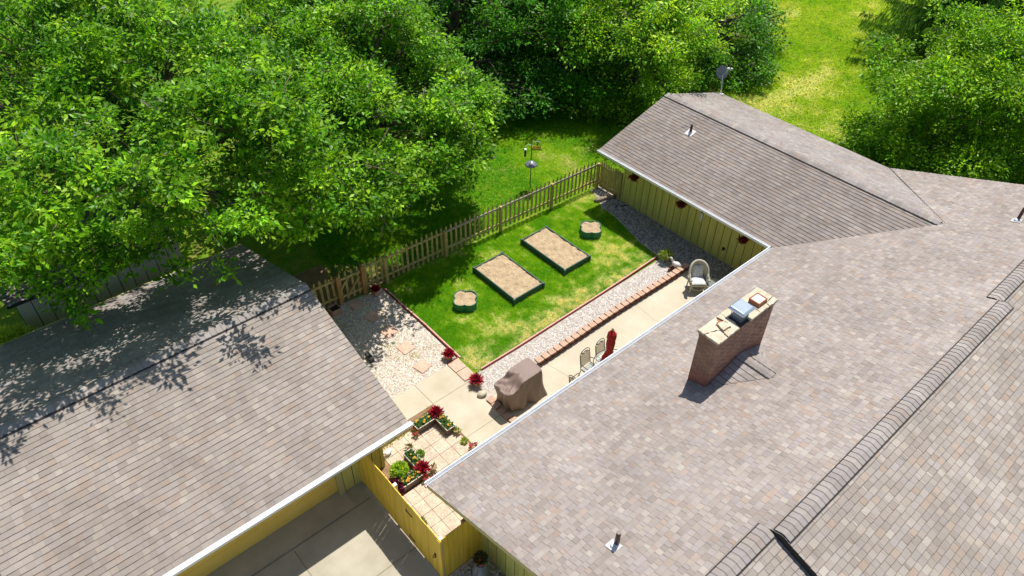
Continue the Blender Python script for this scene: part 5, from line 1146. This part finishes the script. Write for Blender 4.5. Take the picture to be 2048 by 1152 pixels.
def spruce(name,lb,base,H,Rm,seed,nb=230,cols_=((.14,.29,.025),(.21,.38,.035),(.08,.19,.02))):
    rs=random.Random(seed); r_=np.random.default_rng(seed); t=thing(name,lb,'tree',base); B=Vector(base)
    b=MB(); b.tube([B,B+Vector((0,0,H*.5)),B+Vector((0,0,H))],[.22,.14,.02],10); b.build('trunk','bark',t)
    b=MB(); P=[];D=[];Ls=[]
    for i in range(nb):
        z=H*(.04+.93*(i/nb)); L=Rm*(1-z/H)**.75*rs.uniform(.75,1.12); a=i*2.399+rs.uniform(-.2,.2); dv=Vector((math.cos(a),math.sin(a),0)); pts=[]
        for k in range(8):
            q=k/7; pts.append(B+Vector((0,0,z))+dv*L*q+Vector((0,0,L*(-.28*q+.12*q*q+.05*q**4))))
        b.tube(pts,[.03*(1-k/8)+.005 for k in range(8)],4)
        sd_=Vector((-dv.y,dv.x,0))
        for k in range(1,8):
            n=int(10+14*L/7)
            for j in range(n):
                q=(k-1+rs.random())/7; p=pts[k-1].lerp(pts[k],(q*7)%1); sgn=rs.choice((-1,1)); hang=.25+.35*rs.random()
                P.append(p+sd_*sgn*rs.random()*.10*L*(1-q*.6)); D.append(Vector((sd_.x*sgn*.35+dv.x*.35,sd_.y*sgn*.35+dv.y*.35,-1.1))); Ls.append(hang*(1-q*.35))
    b.build('boughs','bark',t)
    P=np.array([tuple(p) for p in P]); D=np.array([tuple(p) for p in D]); D/=np.linalg.norm(D,axis=1)[:,None]; n=len(P); Ls=np.array(Ls)
    per=3; P=np.repeat(P,per,axis=0)+r_.normal(0,.05,(n*per,3)); D=np.repeat(D,per,axis=0); D=D+r_.normal(0,.18,D.shape); Ls=np.repeat(Ls,per); cc=np.array(cols_); C=cc[r_.integers(0,len(cc),len(P))]*r_.uniform(.7,1.4,(len(P),1))
    D/=np.linalg.norm(D,axis=1)[:,None]; S=np.cross(D,r_.normal(size=D.shape)); S/=np.linalg.norm(S,axis=1)[:,None]; W=.028
    L=Ls[:,None]; V=np.stack([P-S*W,P+S*W,P+D*L*.6+S*W*1.2,P+D*L,P+D*L*.6-S*W*1.2],1); bi=np.arange(len(P))[:,None]*5
    Q=np.concatenate([bi+np.array([[0,1,2,4]]),bi+np.array([[4,2,3,3]])])[:,:4]
    Q=np.concatenate([bi+np.array([[0,1,2,4]])]); V=V.copy(); V[:,2]=P+D*L+S*W*.3; V[:,4]=P+D*L-S*W*.3
    npmesh('needles',V.reshape(-1,3),Q,np.repeat(C,5,axis=0),'needle',t); return t
spruce('spruce_tree','tall dark spruce with long drooping boughs behind the broadleaf tree',(41.6,11.6,0),14.5,6.3,31,nb=420)
# soft conifer at the left picture edge
t=thing('soft_conifer','yellow-green feathery conifer at the left picture edge beside the garage roof','tree',(-.95,19.45,0))
b=MB(); b.tube([(-.95,19.45,0),(-1.72,20.25,1.5),(-1.7,20.2,3.2)],[.09,.06,.02],8); b.build('trunk','bark',t)
cl=np.array(cloud((-.95,19.4,1.6),(.42,.5,1.0),18,.36,120,.3)); k=rng.integers(0,len(cl),9000); d=rng.normal(size=(9000,3)); d/=np.linalg.norm(d,axis=1)[:,None]
P=cl[k,:3]+d*cl[k,3:6]*rng.random((9000,1))**.4; C=np.array([(.50,.62,.05),(.38,.52,.035),(.62,.72,.09)])[rng.integers(0,3,9000)]*rng.uniform(.7,1.2,(9000,1))
V,Q,Cv=leaves(P,d+np.array([0,0,.3]),.16,C,.18); npmesh('foliage',V,Q,Cv,'needle',t)
